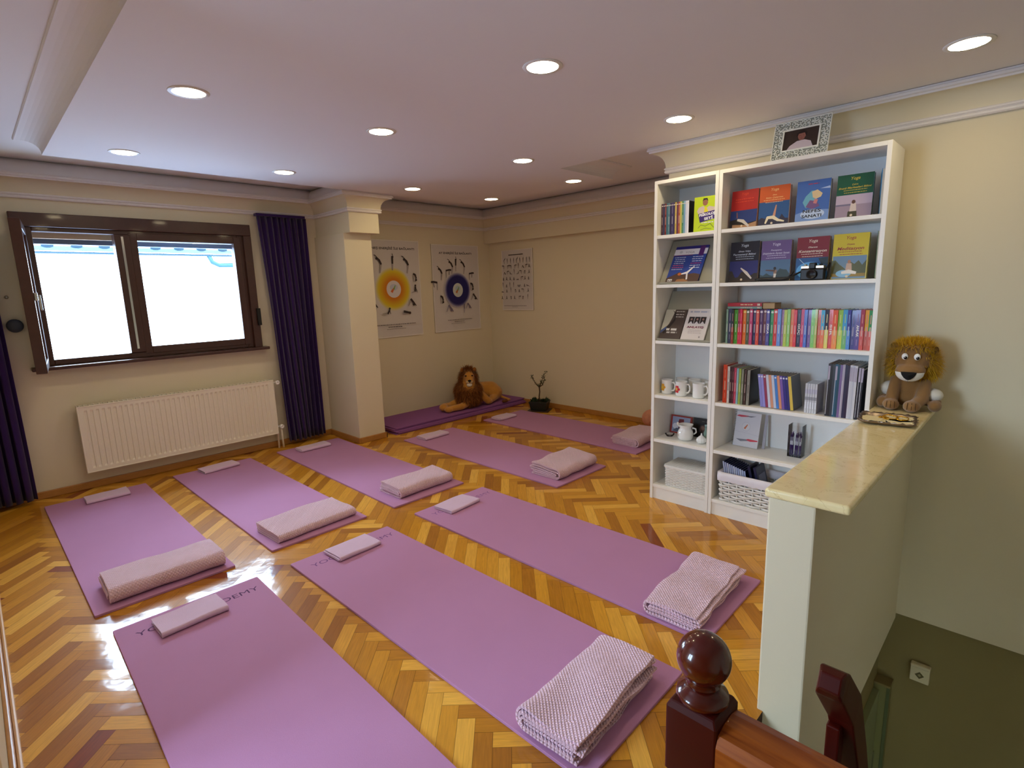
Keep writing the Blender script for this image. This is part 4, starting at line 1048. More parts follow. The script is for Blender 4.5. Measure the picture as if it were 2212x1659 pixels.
# disc cases
CDn = ['leftmost', 'second', 'third', 'fourth', 'rightmost']
for i in range(5):
    root = thing('disc_case', 'clear disc case with white inlay, %s of the five standing together' % CDn[i], 'disc case', (0.898 + i * .0118, 0.035, Z2 + .0006), 0, 'clear disc cases on the fourth shelf')
    b = MB(); b.box((0, 0, 0), (.0108, .125, .160), mat('frosted_case_plastic', (206, 208, 216), .15, coat=.5)); b.build('case', root, bevel=.0008)
    p = Print(.0001); p.rect(.0005, .07, .0103, .088, (150, 150, 160)); p.rect(.0005, .105, .0103, .13, (186, 184, 204)); p.rect(.002, .025, .0088, .06, (226, 228, 236)); p.build('inlay', root, (0, 0, 0), (1, 0, 0), (0, 0, 1))
# magazines
MG = [('white edged black', (30, 28, 40)), ('black', (20, 22, 28)), ('dark slate', (44, 52, 64)), ('teal', (30, 90, 120)), ('deep teal', (24, 74, 96)), ('silver and purple', (120, 96, 150)), ('grey lilac', (170, 160, 176)), ('night blue', (36, 34, 70)),
      ('violet black', (40, 24, 60)), ('white', (206, 206, 214)), ('cold white', (190, 192, 204)), ('off white', (214, 212, 216)), ('blue black', (26, 28, 44)), ('black and silver', (34, 34, 44))]
x = 1.000
for i, (nm, rgb) in enumerate(MG):
    h_ = .275 - .0015 * (i % 3); ln = .012 if i < 12 else (.05 if i == 12 else .10)
    if i == 12: x += .002
    t_ = .0108
    root = spine_book('%s magazine on the fourth shelf, %s' % (nm, ('right of the %s one' % MG[i - 1][0]) if i else 'first of its row'), x if i < 12 else (1.1335 + (i - 12) * .0115), .022, Z2 + .0003, t_, h_ if i < 12 else .262 - .01 * (i - 12), .20, rgb, ln if i < 12 else .02, 'glossy magazines on the fourth shelf', bars=False, pages=True, name='magazine',
                      back=(70, 36, 84) if i in (0, 7, 8) else None)
    if i % 3 == 0 or i > 8:
        p = Print(.0001); p.rect(.002, .01, .004, h_ * .96, (214, 214, 222)); p.rect(.001, h_ * .70, t_ - .001, h_ * .96, (176, 166, 184)); p.build('spine_band', root, (0, -.0002, 0), (1, 0, 0), (0, 0, 1))
    x += t_ + .0001 + .0000

# ---- narrow bookcase, top shelf
DV = [((74, 40, 60), 'plum'), ((60, 60, 96), 'slate blue'), ((120, 44, 48), 'brick'), ((60, 110, 130), 'petrol'), ((90, 130, 150), 'steel'), ((50, 44, 80), 'dark violet'), ((70, 60, 110), 'indigo'), ((60, 50, 90), 'aubergine'),
      ((196, 170, 70), 'mustard'), ((100, 50, 80), 'wine'), ((170, 84, 50), 'copper'), ((200, 190, 100), 'straw'), ((70, 130, 90), 'green'), ((120, 160, 190), 'pale blue'), ((200, 204, 222), 'white blue'), ((226, 226, 236), 'white')]
x = 0.0245
for i, (rgb, nm) in enumerate(DV):
    t_ = .0108
    spine_book('slim %s disc case on the narrow top shelf, %s' % (nm, ('after the %s one' % DV[i - 1][1]) if i else 'leftmost of the row'), x, 0.045, Z5, t_, .188, .135, rgb, 0, 'slim disc cases on the narrow top shelf', dot=(214, 206, 200), bars=(i % 2 == 0), pages=False, name='disc_case', back=(16, 15, 18) if i == 15 else None)
    x += t_ + .0004
def psik(p, w, h):
    p.rect(0, 0, w, h, (190, 212, 30)); p.disc(w * .46, h * .83, w * .11, h * .09, (150, 100, 76)); p.poly([(w * .34, h * .86), (w * .38, h * .95), (w * .54, h * .95), (w * .58, h * .86), (w * .5, h * .91), (w * .4, h * .9)], (34, 26, 24))
    p.poly([(w * .12, h * .6), (w * .2, h * .7), (w * .38, h * .74), (w * .5, h * .66), (w * .62, h * .72), (w * .84, h * .68), (w * .95, h * .56), (w * .8, h * .5), (w * .2, h * .5)], (206, 190, 180)); p.poly([(w * .44, h * .7), (w * .52, h * .7), (w * .6, h * .56), (w * .42, h * .56)], (228, 214, 30))
    p.poly([(w * .18, h * .52), (w * .96, h * .60), (w * .94, h * .36), (w * .26, h * .27)], (58, 34, 110)); p.text('PSİKOLOJİ', w * .58, h * .465, h * .095, (240, 240, 246), width=w * .70, bold=.04, rot=.09); p.text('SETİ', w * .62, h * .345, h * .10, (240, 240, 246), width=w * .36, bold=.04, rot=.09)
    p.lines(w * .3, w * .85, h * .25, h * .025, (226, 226, 230)); p.stroke([(w * .2, h * .12), (w * .3, h * .2), (w * .5, h * .16), (w * .7, h * .22), (w * .85, h * .1)], .003, (110, 130, 50)); p.stroke([(w * .3, h * .06), (w * .5, h * .1), (w * .75, h * .07)], .003, (120, 130, 60))
cover_book('lime green boxed set with a man in a bow tie on its cover', 0.226, 0.062, Z5, 0.146, 0.200, 0.032, (190, 212, 30), psik, 0.03, 0.0, 'books in the narrow bookcase')

# slanted display plates
M_plate = mat('smoky_grey_acrylic', (158, 154, 136), .12, coat=.6)
def plate(label, z, h):
    root = thing('display_stand', label, 'display stand', (0.026, 0.030, z + .0026), 0, 'slanted acrylic display stands'); 
    ang = math.atan2(.175, h); L_ = math.hypot(.175, h); M = Matrix.Rotation(-ang, 4, 'X')
    b = MB(); b.box((0, 0, 0), (.348, .003, L_), M_plate, M=M); b.build('back_plate', root)
    b = MB(); b.box((0, -.020, .0), (.348, .002, .003), M_plate); b.box((0, -.022, .0), (.348, -.019, .012), M_plate); b.build('front_lip', root)
    return ang
def mag(p, w, h):
    p.rect(0, 0, w, h, (44, 70, 150)); p.rect(0, h * .92, w, h, (48, 44, 130)); p.rect(0, h * .76, w, h * .92, (226, 224, 232)); p.text('YOGA', w * .48, h * .80, h * .075, (120, 112, 124), width=w * .28); p.disc(w * .2, h * .84, w * .05, h * .035, (196, 196, 204)); p.rect(w * .76, h * .72, w * .91, h * .99, (84, 36, 110)); p.rect(0, h * .735, w * .6, h * .755, (110, 40, 100))
    for i in range(7): p.lines(w * .06, w * .42, h * (.68 - i * .055), h * .018, (200, 206, 230) if i not in (4, 5) else (226, 90, 130))
    for i in range(6): p.lines(w * .6, w * .94, h * (.68 - i * .06), h * .018, (214, 218, 236) if i != 3 else (206, 70, 110))
    p.poly([(0, 0), (0, h * .12), (w * .2, h * .2), (w * .35, h * .28), (w * .5, h * .2), (w * .8, h * .24), (w, h * .2), (w, 0)], (84, 60, 50)); p.poly([(w * .3, 0), (w * .35, h * .08), (w * .55, h * .09), (w * .7, h * .03), (w * .7, 0)], (160, 110, 70))
    p.stroke([(w * .42, h * .22), (w * .6, h * .26), (w * .76, h * .42)], [.008, .016, .006], (232, 226, 226)); p.stroke([(w * .6, h * .24), (w * .64, h * .08)], .010, (226, 220, 220)); p.disc(w * .38, h * .22, .012, .010, (190, 100, 50)); p.rect(w * .06, h * .03, w * .2, h * .09, (232, 228, 222)); p.lines(w * .07, w * .19, h * .045, h * .02, (40, 40, 40), jag=0)
ang = plate('slanted grey display stand holding the blue magazine', Z4, .268)
root = cover_book('glossy blue magazine on the upper slanted stand, figure on a rock', 0.072, 0.012, Z4 + 0.0045, 0.212, 0.262, 0.006, (44, 70, 150), mag, ang, 0.0, 'reading matter on the slanted stands', name='magazine')
root.location = (0.070, 0.0205, Z4 + 0.0095)
ang = plate('slanted grey display stand holding two small books', Z3, .300)
def kabus(p, w, h):
    p.rect(0, 0, w, h, (74, 60, 54)); p.poly([(0, h * .3), (0, h), (w * .45, h), (w * .38, h * .7), (w * .3, h * .5), (w * .1, h * .3)], (196, 190, 170)); p.poly([(w * .3, h * .98), (w * .42, h * .9), (w * .5, h * .7), (w * .38, h * .55), (w * .25, h * .42), (w * .1, h * .2), (w * .2, h * .18), (w * .4, h * .4), (w * .56, h * .62), (w * .52, h * .88)], (34, 24, 28))
    p.poly([(0, h * .28), (w * .2, h * .42), (w * .26, h * .36), (0, h * .18)], (70, 84, 130)); p.lines(w * .25, w * .8, h * .29, h * .07, (214, 208, 200), jag=.05); p.lines(w * .3, w * .8, h * .2, h * .05, (190, 184, 176), jag=.05)
    for v in (.92, .82, .74): p.lines(w * .5, w * .92, h * v, h * .025, (206, 200, 190))
def anlay(p, w, h):
    p.rect(0, 0, w, h, (216, 206, 200)); p.lines(w * .1, w * .9, h * .88, h * .045, (160, 160, 176), jag=.05)
    for i in range(3): u = w * (.14 + i * .25); p.rect(u, h * .52, u + w * .23, h * .74, (40, 32, 32)); p.disc(u + w * .115, h * .66, w * .04, h * .035, (160, 120, 110)); p.poly([(u + w * .03, h * .52), (u + w * .115, h * .60), (u + w * .2, h * .52)], (214, 206, 206))
    p.text('ANLAYIŞ', w * .5, h * .38, h * .085, (128, 62, 84), width=w * .72, bold=.04)
    for v in (.31, .26, .21): p.lines(w * .2, w * .85, h * v, h * .018, (190, 176, 172))
    p.disc(w * .78, h * .1, w * .035, h * .025, (150, 140, 140))
r1 = cover_book('dark brown book with a climbing silhouette on the lower slanted stand', 0.034, 0, 0, 0.142, 0.205, 0.010, (74, 60, 54), kabus, ang, 0.0, 'reading matter on the slanted stands'); r1.location = (0.034, 0.0155, Z3 + .0115)
r2 = cover_book('cream book with three small portraits on the lower slanted stand', 0.185, 0, 0, 0.150, 0.212, 0.010, (216, 206, 200), anlay, ang, 0.0, 'reading matter on the slanted stands'); r2.location = (0.182, 0.0155, Z3 + .0115)

# ---- mugs
def cylprint(p, name, parent, R, z0, a0):
    out = []
    for (u, v, w_) in p.mb.v:
        a = a0 + u / R; r = R + w_ + .0002; out.append((r * math.cos(a), r * math.sin(a), z0 + v))
    p.mb.v = out; return p.mb.build(name, parent)
def mug(label, x, y, rz, flower=None, dark=False):
    root = thing('mug', label, 'mug', (x, y, Z2 + .0006), rz, 'white mugs on the narrow fourth shelf')
    b = MB(); b.lathe([(.030, 0), (.034, .003), (.036, .010), (.0345, .05), (.0365, .090), (.0375, .092), (.035, .092), (.033, .05), (.033, .008), (.001, .006)], M_ceram, n=32); b.build('cup', root, smooth=True)
    b = MB(); b.tube([(.034, 0, .074), (.050, 0, .078), (.060, 0, .064), (.060, 0, .042), (.050, 0, .026), (.034, 0, .022)], [.006, .0055, .005, .005, .0055, .006], M_ceram, 10); b.build('handle', root, smooth=True)
    if flower:
        p = Print(.0002); pc, cc = flower
        for k in range(6):
            a = k * PI / 3; p.disc(.017 * math.cos(a), .045 + .017 * math.sin(a), .0085, .0085, pc, 14)
        p.disc(0, .045, .009, .009, cc, 14); cylprint(p, 'flower_decal', root, .0358, 0, -PI * .62)
    return root
mug('white mug with a yellow flower, leftmost on the shelf', .066, .085, -.15, ((226, 160, 20), (236, 196, 60)))
mug('white mug with a red flower, in the front middle', .172, .070, -.1, ((196, 22, 34), (230, 180, 60)))
mug('plain white mug at the front right', .286, .070, -.05)
mug('white mug behind, between the yellow and red flowered ones', .112, .190, .5)
mug('white mug behind with a black and cream flower', .205, .185, 1.2, ((40, 40, 40), (200, 190, 150)))
mug('plain white mug behind at the right side', .310, .185, .4)

# jug, small vase, bottle, cards
Z1 = SH[1]
root = thing('jug', 'white ceramic jug with a wide rim and small spout', 'jug', (.190, .105, Z1 + .0006))
b = MB(); b.lathe([(.036, 0), (.044, .004), (.049, .02), (.0495, .045), (.044, .062), (.036, .072), (.036, .082), (.046, .098), (.048, .101), (.045, .101), (.033, .083), (.033, .072), (.040, .06), (.044, .03), (.03, .006), (.001, .006)], M_ceram, n=36); b.build('body', root, smooth=True)
b = MB(); b.tube([(-.036, 0, .082), (-.050, 0, .094), (-.058, 0, .106)], [.010, .009, .005], M_ceram, 10); b.build('spout', root, smooth=True)
b = MB(); b.tube([(.035, .02, .08), (.055, .03, .072), (.058, .032, .05), (.044, .025, .036)], .005, M_ceram, 10); b.build('handle', root, smooth=True)
p = Print(.0002); p.disc(0, .035, .004, .004, (150, 90, 60)); p.stroke([(-.006, .045), (.004, .03), (.001, .022)], .0015, (90, 110, 80)); cylprint(p, 'sprig_decal', root, .0495, 0, -PI * .68)
root = thing('bud_vase', 'small ribbed white garlic-shaped vase right of the jug', 'vase', (.308, .085, Z1 + .0006))
b = MB(); vs = []; fs = []; n = 40; pf = [(.012, 0), (.024, .005), (.030, .018), (.028, .032), (.016, .044), (.006, .052), (.004, .064), (.003, .066)]
for (r, z) in pf:
    for i in range(n): a = 2 * PI * i / n; rr = r * (1 + .07 * math.cos(a * 10) * min(1, r / .02)); vs.append((rr * math.cos(a), rr * math.sin(a), z))
for j in range(len(pf) - 1):
    for i in range(n): fs.append((j * n + i, j * n + (i + 1) % n, (j + 1) * n + (i + 1) % n, (j + 1) * n + i))
fs.append(tuple(reversed(range(n)))); fs.append(tuple((len(pf) - 1) * n + i for i in range(n))); b.add(vs, fs, M_ceram); b.build('body', root, smooth=True)
root = thing('glass_bottle', 'tiny pale green glass bottle behind the garlic-shaped vase', 'bottle', (.300, .160, Z1 + .0006))
b = MB(); b.lathe([(.012, 0), (.013, .004), (.013, .05), (.008, .062), (.006, .07), (.006, .092), (.008, .094)], mat('pale_green_glass', (190, 226, 214), .08, trans=.6), n=20); b.build('body', root, smooth=True); b = MB(); b.lathe([(.006, .094), (.007, .104)], cm((170, 196, 190), .3), n=14); b.build('stopper', root)
root = thing('glass_dish', 'small clear glass dish in front of the red picture card', 'dish', (.075, .115, Z1 + .0006))
b = MB(); b.lathe([(.018, 0), (.022, .002), (.030, .016), (.031, .018), (.028, .016), (.018, .004), (.001, .003)], M_glassy, n=28); b.build('bowl', root, smooth=True)
def redcard(p, w, h):
    p.rect(0, 0, w, h, (150, 44, 34)); p.rect(w * .08, h * .08, w * .92, h * .92, (150, 160, 190)); p.disc(w * .5, h * .72, w * .1, h * .1, (190, 150, 140)); p.poly([(w * .36, h * .6), (w * .4, h * .8), (w * .62, h * .82), (w * .66, h * .5), (w * .6, h * .3), (w * .4, h * .3)], (110, 30, 36)); p.disc(w * .25, h * .4, w * .14, h * .16, (220, 220, 230)); p.poly([(w * .1, h * .1), (w * .3, h * .3), (w * .7, h * .25), (w * .9, h * .1)], (90, 100, 120))
def blackcard(p, w, h):
    p.rect(0, 0, w, h, (20, 15, 17)); p.disc(w * .45, h * .45, w * .18, h * .22, (74, 50, 40)); p.disc(w * .4, h * .5, w * .08, h * .1, (120, 84, 66)); p.lines(w * .3, w * .9, h * .82, h * .05, (70, 64, 66))
cover_book('red framed picture card standing behind the jug', .026, .205, Z1, .150, .122, .006, (150, 44, 34), redcard, .18, 0, None, pages=False, name='picture_card')
cover_book('black picture card standing behind the small vase', .190, .200, Z1, .165, .126, .006, (20, 15, 17), blackcard, .18, 0, None, pages=False, name='picture_card')

# ---- baskets
def weave_basket(root, w, d, h, rows, stakes_w, r, taper=.0, mt=M_wick, amp=.004):
    def perim(z):
        k = 1 + taper * z / h; hw, hd = w / 2 * k, d / 2 * k; cr = .018; pts = []
        for cx, cy, a0 in ((hw - cr, -hd + cr, -90), (hw - cr, hd - cr, 0), (-hw + cr, hd - cr, 90), (-hw + cr, -hd + cr, 180)):
            for q in range(5): a = math.radians(a0 + q * 22.5); pts.append(V((cx + cr * math.cos(a), cy + cr * math.sin(a), z)))
        return pts
    def resample(pts, n):
        L_ = [0]
        for i in range(len(pts)): L_.append(L_[-1] + (pts[(i + 1) % len(pts)] - pts[i]).length)
        out = []
        for k in range(n):
            s_ = L_[-1] * k / n; i = 0
            while L_[i + 1] < s_: i += 1
            t_ = (s_ - L_[i]) / max(1e-9, L_[i + 1] - L_[i]); a, c = pts[i], pts[(i + 1) % len(pts)]
            p = a.lerp(c, t_); dr = (c - a).normalized(); out.append((p, V((dr.y, -dr.x, 0))))
        return out
    ns = stakes_w; b = MB()
    for i in range(rows):
        z = (i + .5) * h / rows; rp = resample(perim(z), ns * 4)
        b.tube([p + nrm * amp * math.cos(PI * k / 4 + PI * (i % 2)) for k, (p, nrm) in enumerate(rp)], r, mt, 6, closed=True)
    b.build('woven_wall', root, smooth=True)
    b = MB()
    for (p0, n0), (p1, n1) in list(zip(resample(perim(.002), ns), resample(perim(h), ns))): b.tube([p0, p1], r * .8, mt, 5)
    b.build('stakes', root, smooth=True)
    b = MB(); b.box((-w / 2 + .004, -d / 2 + .004, .001), (w / 2 - .004, d / 2 - .004, .005), mt); b.build('base', root)
    return resample(perim(h), 60)
root = thing('lidded_basket', 'small white woven box with a lid on the lowest narrow shelf', 'basket', (.228, .125, SH[0] + .001))
weave_basket(root, .270, .185, .125, 15, 44, .0042, 0.02, amp=.003)
b = MB()
b.box((-.144, -.100, .122), (.144, .100, .140), M_wick); o = b.build('lid', root, bevel=.008, seg=3)
b = MB()
for i in range(26): b.tube([(-.139 + i * .0111, -.095, .1405), (-.139 + i * .0111, .095, .1405)], .0036, M_wick, 6)
b.build('lid_weave', root, smooth=True)
root = thing('wicker_basket', 'white wicker basket filled with disc cases on the lowest wide shelf', 'basket', (.615, .125, SH[0] + .001))
rim = weave_basket(root, .300, .205, .165, 11, 22, .0068, .07, amp=.007)
b = MB(); b.tube([p + V((0, 0, .004)) + n_ * .002 for p, n_ in rim], .009, M_wick, 8, closed=True); b.build('rim', root, smooth=True)
# cloth liner turned over the rim
b = MB(); vs = []; fs = []; m_ = len(rim); ml = mat('white_cotton_liner', (232, 226, 232), .9, bump=.5, bump_scale=300)
for j, (off, dz) in enumerate(((-.016, -.03), (-.013, .010), (.002, .0165), (.014, .008), (.0165, -.012), (.0150, -.034))):
    for k, (p, n_) in enumerate(rim):
        wv = .0025 * math.sin(k * 1.9) if j > 3 else 0; vs.append(p + n_ * (off + wv) + V((0, 0, dz + (.004 * math.sin(k * 2.6) if j == 5 else 0))))
for j in range(5):
    for k in range(m_): fs.append((j * m_ + k, j * m_ + (k + 1) % m_, (j + 1) * m_ + (k + 1) % m_, (j + 1) * m_ + k))
b.add(vs, fs, ml); b.build('cloth_liner', root, smooth=True)
for i in range(11):
    r_ = thing('disc_case', 'pale disc case leaning in the wicker basket, %s from the left' % ['first', 'second', 'third', 'fourth', 'fifth', 'sixth', 'seventh', 'eighth', 'ninth', 'tenth', 'eleventh'][i], 'disc case', (.482 + i * .0128, .060, SH[0] + .095 - i * .0035), 0, 'disc cases in the wicker basket')
    r_.rotation_euler = (0, -.17, 0)
    b = MB(); c_ = [(186, 196, 224), (170, 180, 214), (200, 206, 226)][i % 3]; b.box((0, 0, 0), (.0105, .125, .142), cm((40, 44, 84), .25)); b.build('case', r_)
    b = MB(); b.box((0.0006, -.0012, .001), (.0099, .0, .141), cm(c_, .2)); b.build('spine_inlay', r_)
for i, (xx, rz_) in enumerate(((.644, 0), (.676, 0))):
    r_ = thing('disc_wallet', 'dark navy disc wallet tilted in the wicker basket, %s one' % ('left' if i == 0 else 'right'), 'disc wallet', (xx, .058, SH[0] + .085), rz_)
    r_.rotation_euler = (0, -.25, rz_)
    b = MB(); b.box((0, 0, 0), (.016, .135, .15), cm((26, 28, 62), .35)); b.build('cover', r_, bevel=.003); b = MB(); b.box((.0158, .02, .03), (.0168, .115, .10), cm((110, 116, 140), .3)); b.build('label_panel', r_)

# pen box and notebook
root = thing('pen_box', 'clear tall plastic box of purple and white pens', 'pen holder', (.792, .150, Z1 + .0006))
b = MB(); g = .0012; W_, H_ = .074, .185
b.box((0, 0, 0), (W_, W_, .002), M_glassy)
for lo, hi in (((0, 0, .002), (W_, g, H_)), ((0, W_ - g, .002), (W_, W_, H_)), ((0, g, .002), (g, W_ - g, H_)), ((W_ - g, g, .002), (W_, W_ - g, H_))): b.box(lo, hi, M_glassy)
b.build('clear_wall', root)
pr_ = None; pc = [(.012, .015, .02), (.024, .012, -.03), (.036, .02, .04), (.048, .014, .0), (.058, .02, .05), (.018, .04, -.02), (.04, .045, .03), (.056, .05, -.04)]
for i, (px_, py_, ln) in enumerate(pc):
    r_ = thing('pen', 'purple and white click pen in the clear box, ' + ['front left corner', 'front, second from left', 'front, third from left', 'front, fourth from left', 'front right corner', 'back left', 'back middle', 'back right'][i], 'pen', (.792 + px_, .150 + py_, Z1 + .003), 0, 'purple and white pens in the clear box'); r_.rotation_euler = (ln * .8, ln, 0)
    b = MB(); b.lathe([(.0012, 0), (.0045, .012), (.0048, .066)], cm((52, 24, 96), .3), n=12); b.build('barrel', r_, smooth=True)
    b = MB(); b.lathe([(.0048, .066), (.0048, .112)], cm((222, 220, 230), .3), n=12); b.build('sleeve', r_, smooth=True)
    b = MB(); b.lathe([(.0046, .112), (.0046, .126), (.002, .128), (.002, .137)], cm((44, 22, 80), .3), n=12); b.box((-.0015, -.0075, .09), (.0015, -.0048, .126), cm((44, 22, 80), .3)); b.build('clip', r_)
def note(p, w, h):
    p.rect(0, 0, w, h, (214, 214, 224)); p.poly([(w * .0, h * .86), (w * .1, h * .90), (w * .5, h * .90), (w * .55, h * .87), (w * .2, h * .84)], (206, 70, 90)); p.poly([(w * .3, h * .88), (w * .8, h * .91), (w * .6, h * .86)], (120, 120, 136)); p.disc(w * .45, h * .58, w * .17, h * .13, (196, 198, 210)); p.disc(w * .45, h * .58, w * .155, h * .118, (220, 220, 228)); p.stroke([(w * .4, h * .52), (w * .5, h * .64)], [.012, .005], (206, 120, 80))
    p.poly([(w * .45, h * .2), (w * .6, h * .24), (w * .98, h * .23), (w * .98, h * .2), (w * .7, h * .17)], (206, 60, 80)); p.poly([(w * .1, h * .2), (w * .5, h * .22), (w * .6, h * .18), (w * .3, h * .14)], (130, 130, 146)); p.stroke([(w * .02, h * .42), (w * .5, h * .4), (w, h * .36)], .001, (180, 180, 196))
root = cover_book('white spiral notebook with red brush marks leaning on the back panel', .468, .175, Z1, .150, .212, .010, (214, 214, 224), note, .22, -.05, None, name='notebook')
b = MB()
for i in range(20): b.tube([(-.004 + .006 * math.cos(a), .005 + .008 * math.sin(a), .008 + i * .0103) for a in [2 * PI * k / 10 for k in range(10)]], .0008, mat('wire', (90, 88, 86), .3, 1.0), 5, closed=True)
b.build('wire_binding', root)
root = thing('brochure', 'thin grey card standing right of the spiral notebook', 'card', (.633, .200, Z1 + .0016)); root.rotation_euler = (-.2, 0, .0)
b = MB(); b.box((0, 0, 0), (.016, .004, .205), cm((170, 168, 180), .5)); b.build('card', root)

# ---- picture frame on top
root = thing('framed_portrait', 'white openwork picture frame with a portrait on top of the wide bookcase', 'picture frame', (.652, .045, 2.0215)); root.rotation_euler = (-.27, 0, 0)
FW, FH, B_ = .268, .205, .052
b = MB(); b.box((.003, .0062, .003), (FW - .003, .0088, FH - .003), mat('grey_gap_shade', (150, 154, 144), .6)); b.build('gap_shade_sheet', root)  # added sheet, its grey painting the shaded wall behind the openwork
b = MB(); mw = mat('white_lacquered_metal', (234, 236, 228), .35)
for (u0, v0, u1, v1) in ((0, 0, FW, .004), (0, FH - .004, FW, FH), (0, 0, .004, FH), (FW - .004, 0, FW, FH), (B_ - .008, B_ - .008, FW - B_ + .008, B_), (B_ - .008, FH - B_, FW - B_ + .008, FH - B_ + .008), (B_ - .008, B_, B_, FH - B_), (FW - B_, B_, FW - B_ + .008, FH - B_)):
    b.box((u0, 0, v0), (u1, .008, v1), mw)
b.build('border', root, bevel=.001)
b = MB(); rnd = random.Random(9)
def curl(cx, cz, r0, a0, sgn, turns=1.15):
    pts = []
    for k in range(13):
        t_ = k / 12; r = r0 * (1 - .78 * t_); a = a0 + sgn * t_ * turns * 2 * PI; pts.append((cx + r * math.cos(a), .0045, cz + r * math.sin(a)))
    b.tube(pts, [.0030 - .0008 * k / 12 for k in range(13)], mw, 5)
pos = []
for i in range(14):
    for zz in (.014, .033): pos += [(.012 + i * (FW - .024) / 13, zz), (.012 + i * (FW - .024) / 13, FH - zz)]
for i in range(6):
    for uu in (.014, .033): pos += [(uu, .055 + i * .019), (FW - uu, .055 + i * .019)]
for (u, v) in pos: curl(u + rnd.uniform(-.003, .003), v + rnd.uniform(-.003, .003), rnd.uniform(.009, .0125), rnd.uniform(0, 6.28), rnd.choice((-1, 1)), rnd.uniform(.8, 1.2))
b.build('openwork_scrolls', root, smooth=True)
b = MB(); b.box((B_ - .004, .005, B_ - .004), (FW - B_ + .004, .009, FH - B_ + .004), cm((40, 36, 34), .6)); b.build('backing', root)
pw, ph_ = FW - 2 * B_, FH - 2 * B_
p = Print(.0002); p.rect(0, 0, pw, ph_, (52, 38, 34))
p.poly([(pw * .12, 0), (pw * .2, ph_ * .2), (pw * .4, ph_ * .40), (pw * .62, ph_ * .42), (pw * .80, ph_ * .30), (pw * .88, 0)], (206, 192, 200))
p.poly([(pw * .36, ph_ * .62), (pw * .38, ph_ * .8), (pw * .47, ph_ * .92), (pw * .6, ph_ * .92), (pw * .67, ph_ * .8), (pw * .66, ph_ * .6), (pw * .6, ph_ * .74), (pw * .42, ph_ * .72)], (28, 16, 16))
p.poly([(pw * .41, ph_ * .62), (pw * .43, ph_ * .76), (pw * .60, ph_ * .78), (pw * .64, ph_ * .62), (pw * .6, ph_ * .46), (pw * .52, ph_ * .40), (pw * .45, ph_ * .46)], (148, 96, 84))
p.rect(pw * .455, ph_ * .655, pw * .49, ph_ * .67, (60, 34, 30)); p.rect(pw * .555, ph_ * .66, pw * .59, ph_ * .675, (60, 34, 30)); p.poly([(pw * .48, ph_ * .51), (pw * .53, ph_ * .49), (pw * .57, ph_ * .52)], (110, 50, 50)); p.stroke([(pw * .52, ph_ * .64), (pw * .525, ph_ * .57)], .0012, (120, 74, 64))
p.build('portrait_print', root, (B_, .0048, B_), (1, 0, 0), (0, 0, 1))
b = MB(); b.box((FW * .42, .0, .0), (FW * .58, .003, .15), cm((40, 36, 34), .6)); o = b.build('easel_leg', root); o.location = (0, .012, .0); o.rotation_euler = (-.30, 0, 0)

# ------------------------------------------------------------------ marble top of the low wall
def marble_mat():
    m = bpy.data.materials.new('cream_marble'); m.use_nodes = True; nt = m.node_tree; b = nt.nodes['Principled BSDF']; N = nt.nodes.new; L = nt.links.new
    tc = N('ShaderNodeTexCoord'); n = N('ShaderNodeTexNoise'); n.inputs['Scale'].default_value = 5; n.inputs['Detail'].default_value = 9; n.inputs['Distortion'].default_value = 1.6; n.inputs['Roughness'].default_value = .62
    L(tc.outputs['Object'], n.inputs['Vector']); r = N('ShaderNodeValToRGB'); e = r.color_ramp.elements
    e[0].position = .30; e[0].color = s2l((244, 224, 166)) + (1,); e[1].position = .60; e[1].color = s2l((252, 234, 182)) + (1,)
    x = e.new(.494); x.color = s2l((248, 230, 174)) + (1,); x = e.new(.50); x.color = s2l((214, 186, 132)) + (1,); x = e.new(.506); x.color = s2l((248, 230, 174)) + (1,)
    L(n.outputs['Fac'], r.inputs[0]); L(r.outputs[0], b.inputs['Base Color']); b.inputs['Roughness'].default_value = .16; b.inputs['Coat Weight'].default_value = .3
    return m
b = MB(); b.box((1.204, -1.392, 0.748), (1.437, YB, 0.777), marble_mat()); o = b.build('marble_coping', None, bevel=.009, seg=4)
tag(o, 'cream veined marble slab capping the low wall', 'marble slab')
ZT = 0.777

# ornate tray
root = thing('ornate_tray', 'small dark silver scalloped tray with cream lace and gold jewellery', 'tray', (1.318, -0.245, ZT + .0006), .14)
b = MB(); n = 72; vs = []; fs = []
def rrect(a, hw, hd):
    ca, sa = math.cos(a), math.sin(a); k = (abs(ca / hw) ** 9 + abs(sa / hd) ** 9) ** (-1 / 9.0); return k * ca, k * sa
for (k_, z, sc_) in ((.80, .001, 0), (.84, .003, 0), (.93, .012, .02), (1.0, .018, .045), (1.02, .016, .05), (.95, .008, .02), (.84, .0, 0)):
    for i in range(n):
        a = 2 * PI * i / n; x_, y_ = rrect(a, .104, .100); f = k_ * (1 + sc_ * math.sin(a * 14)); vs.append((x_ * f, y_ * f, z + (.003 * math.sin(a * 28) if sc_ > .03 else 0)))
for j in range(6):
    for i in range(n): fs.append((j * n + i, j * n + (i + 1) % n, (j + 1) * n + (i + 1) % n, (j + 1) * n + i))
fs.append(tuple(reversed(range(n)))); fs.append(tuple(6 * n + i for i in range(n))); fs.append(tuple(range(n)))
b.add(vs, fs, M_silver); b.build('tray_rim', root, smooth=True)
lace = mat('cream_lace', (236, 222, 178), .9, bump=.5, bump_scale=400)
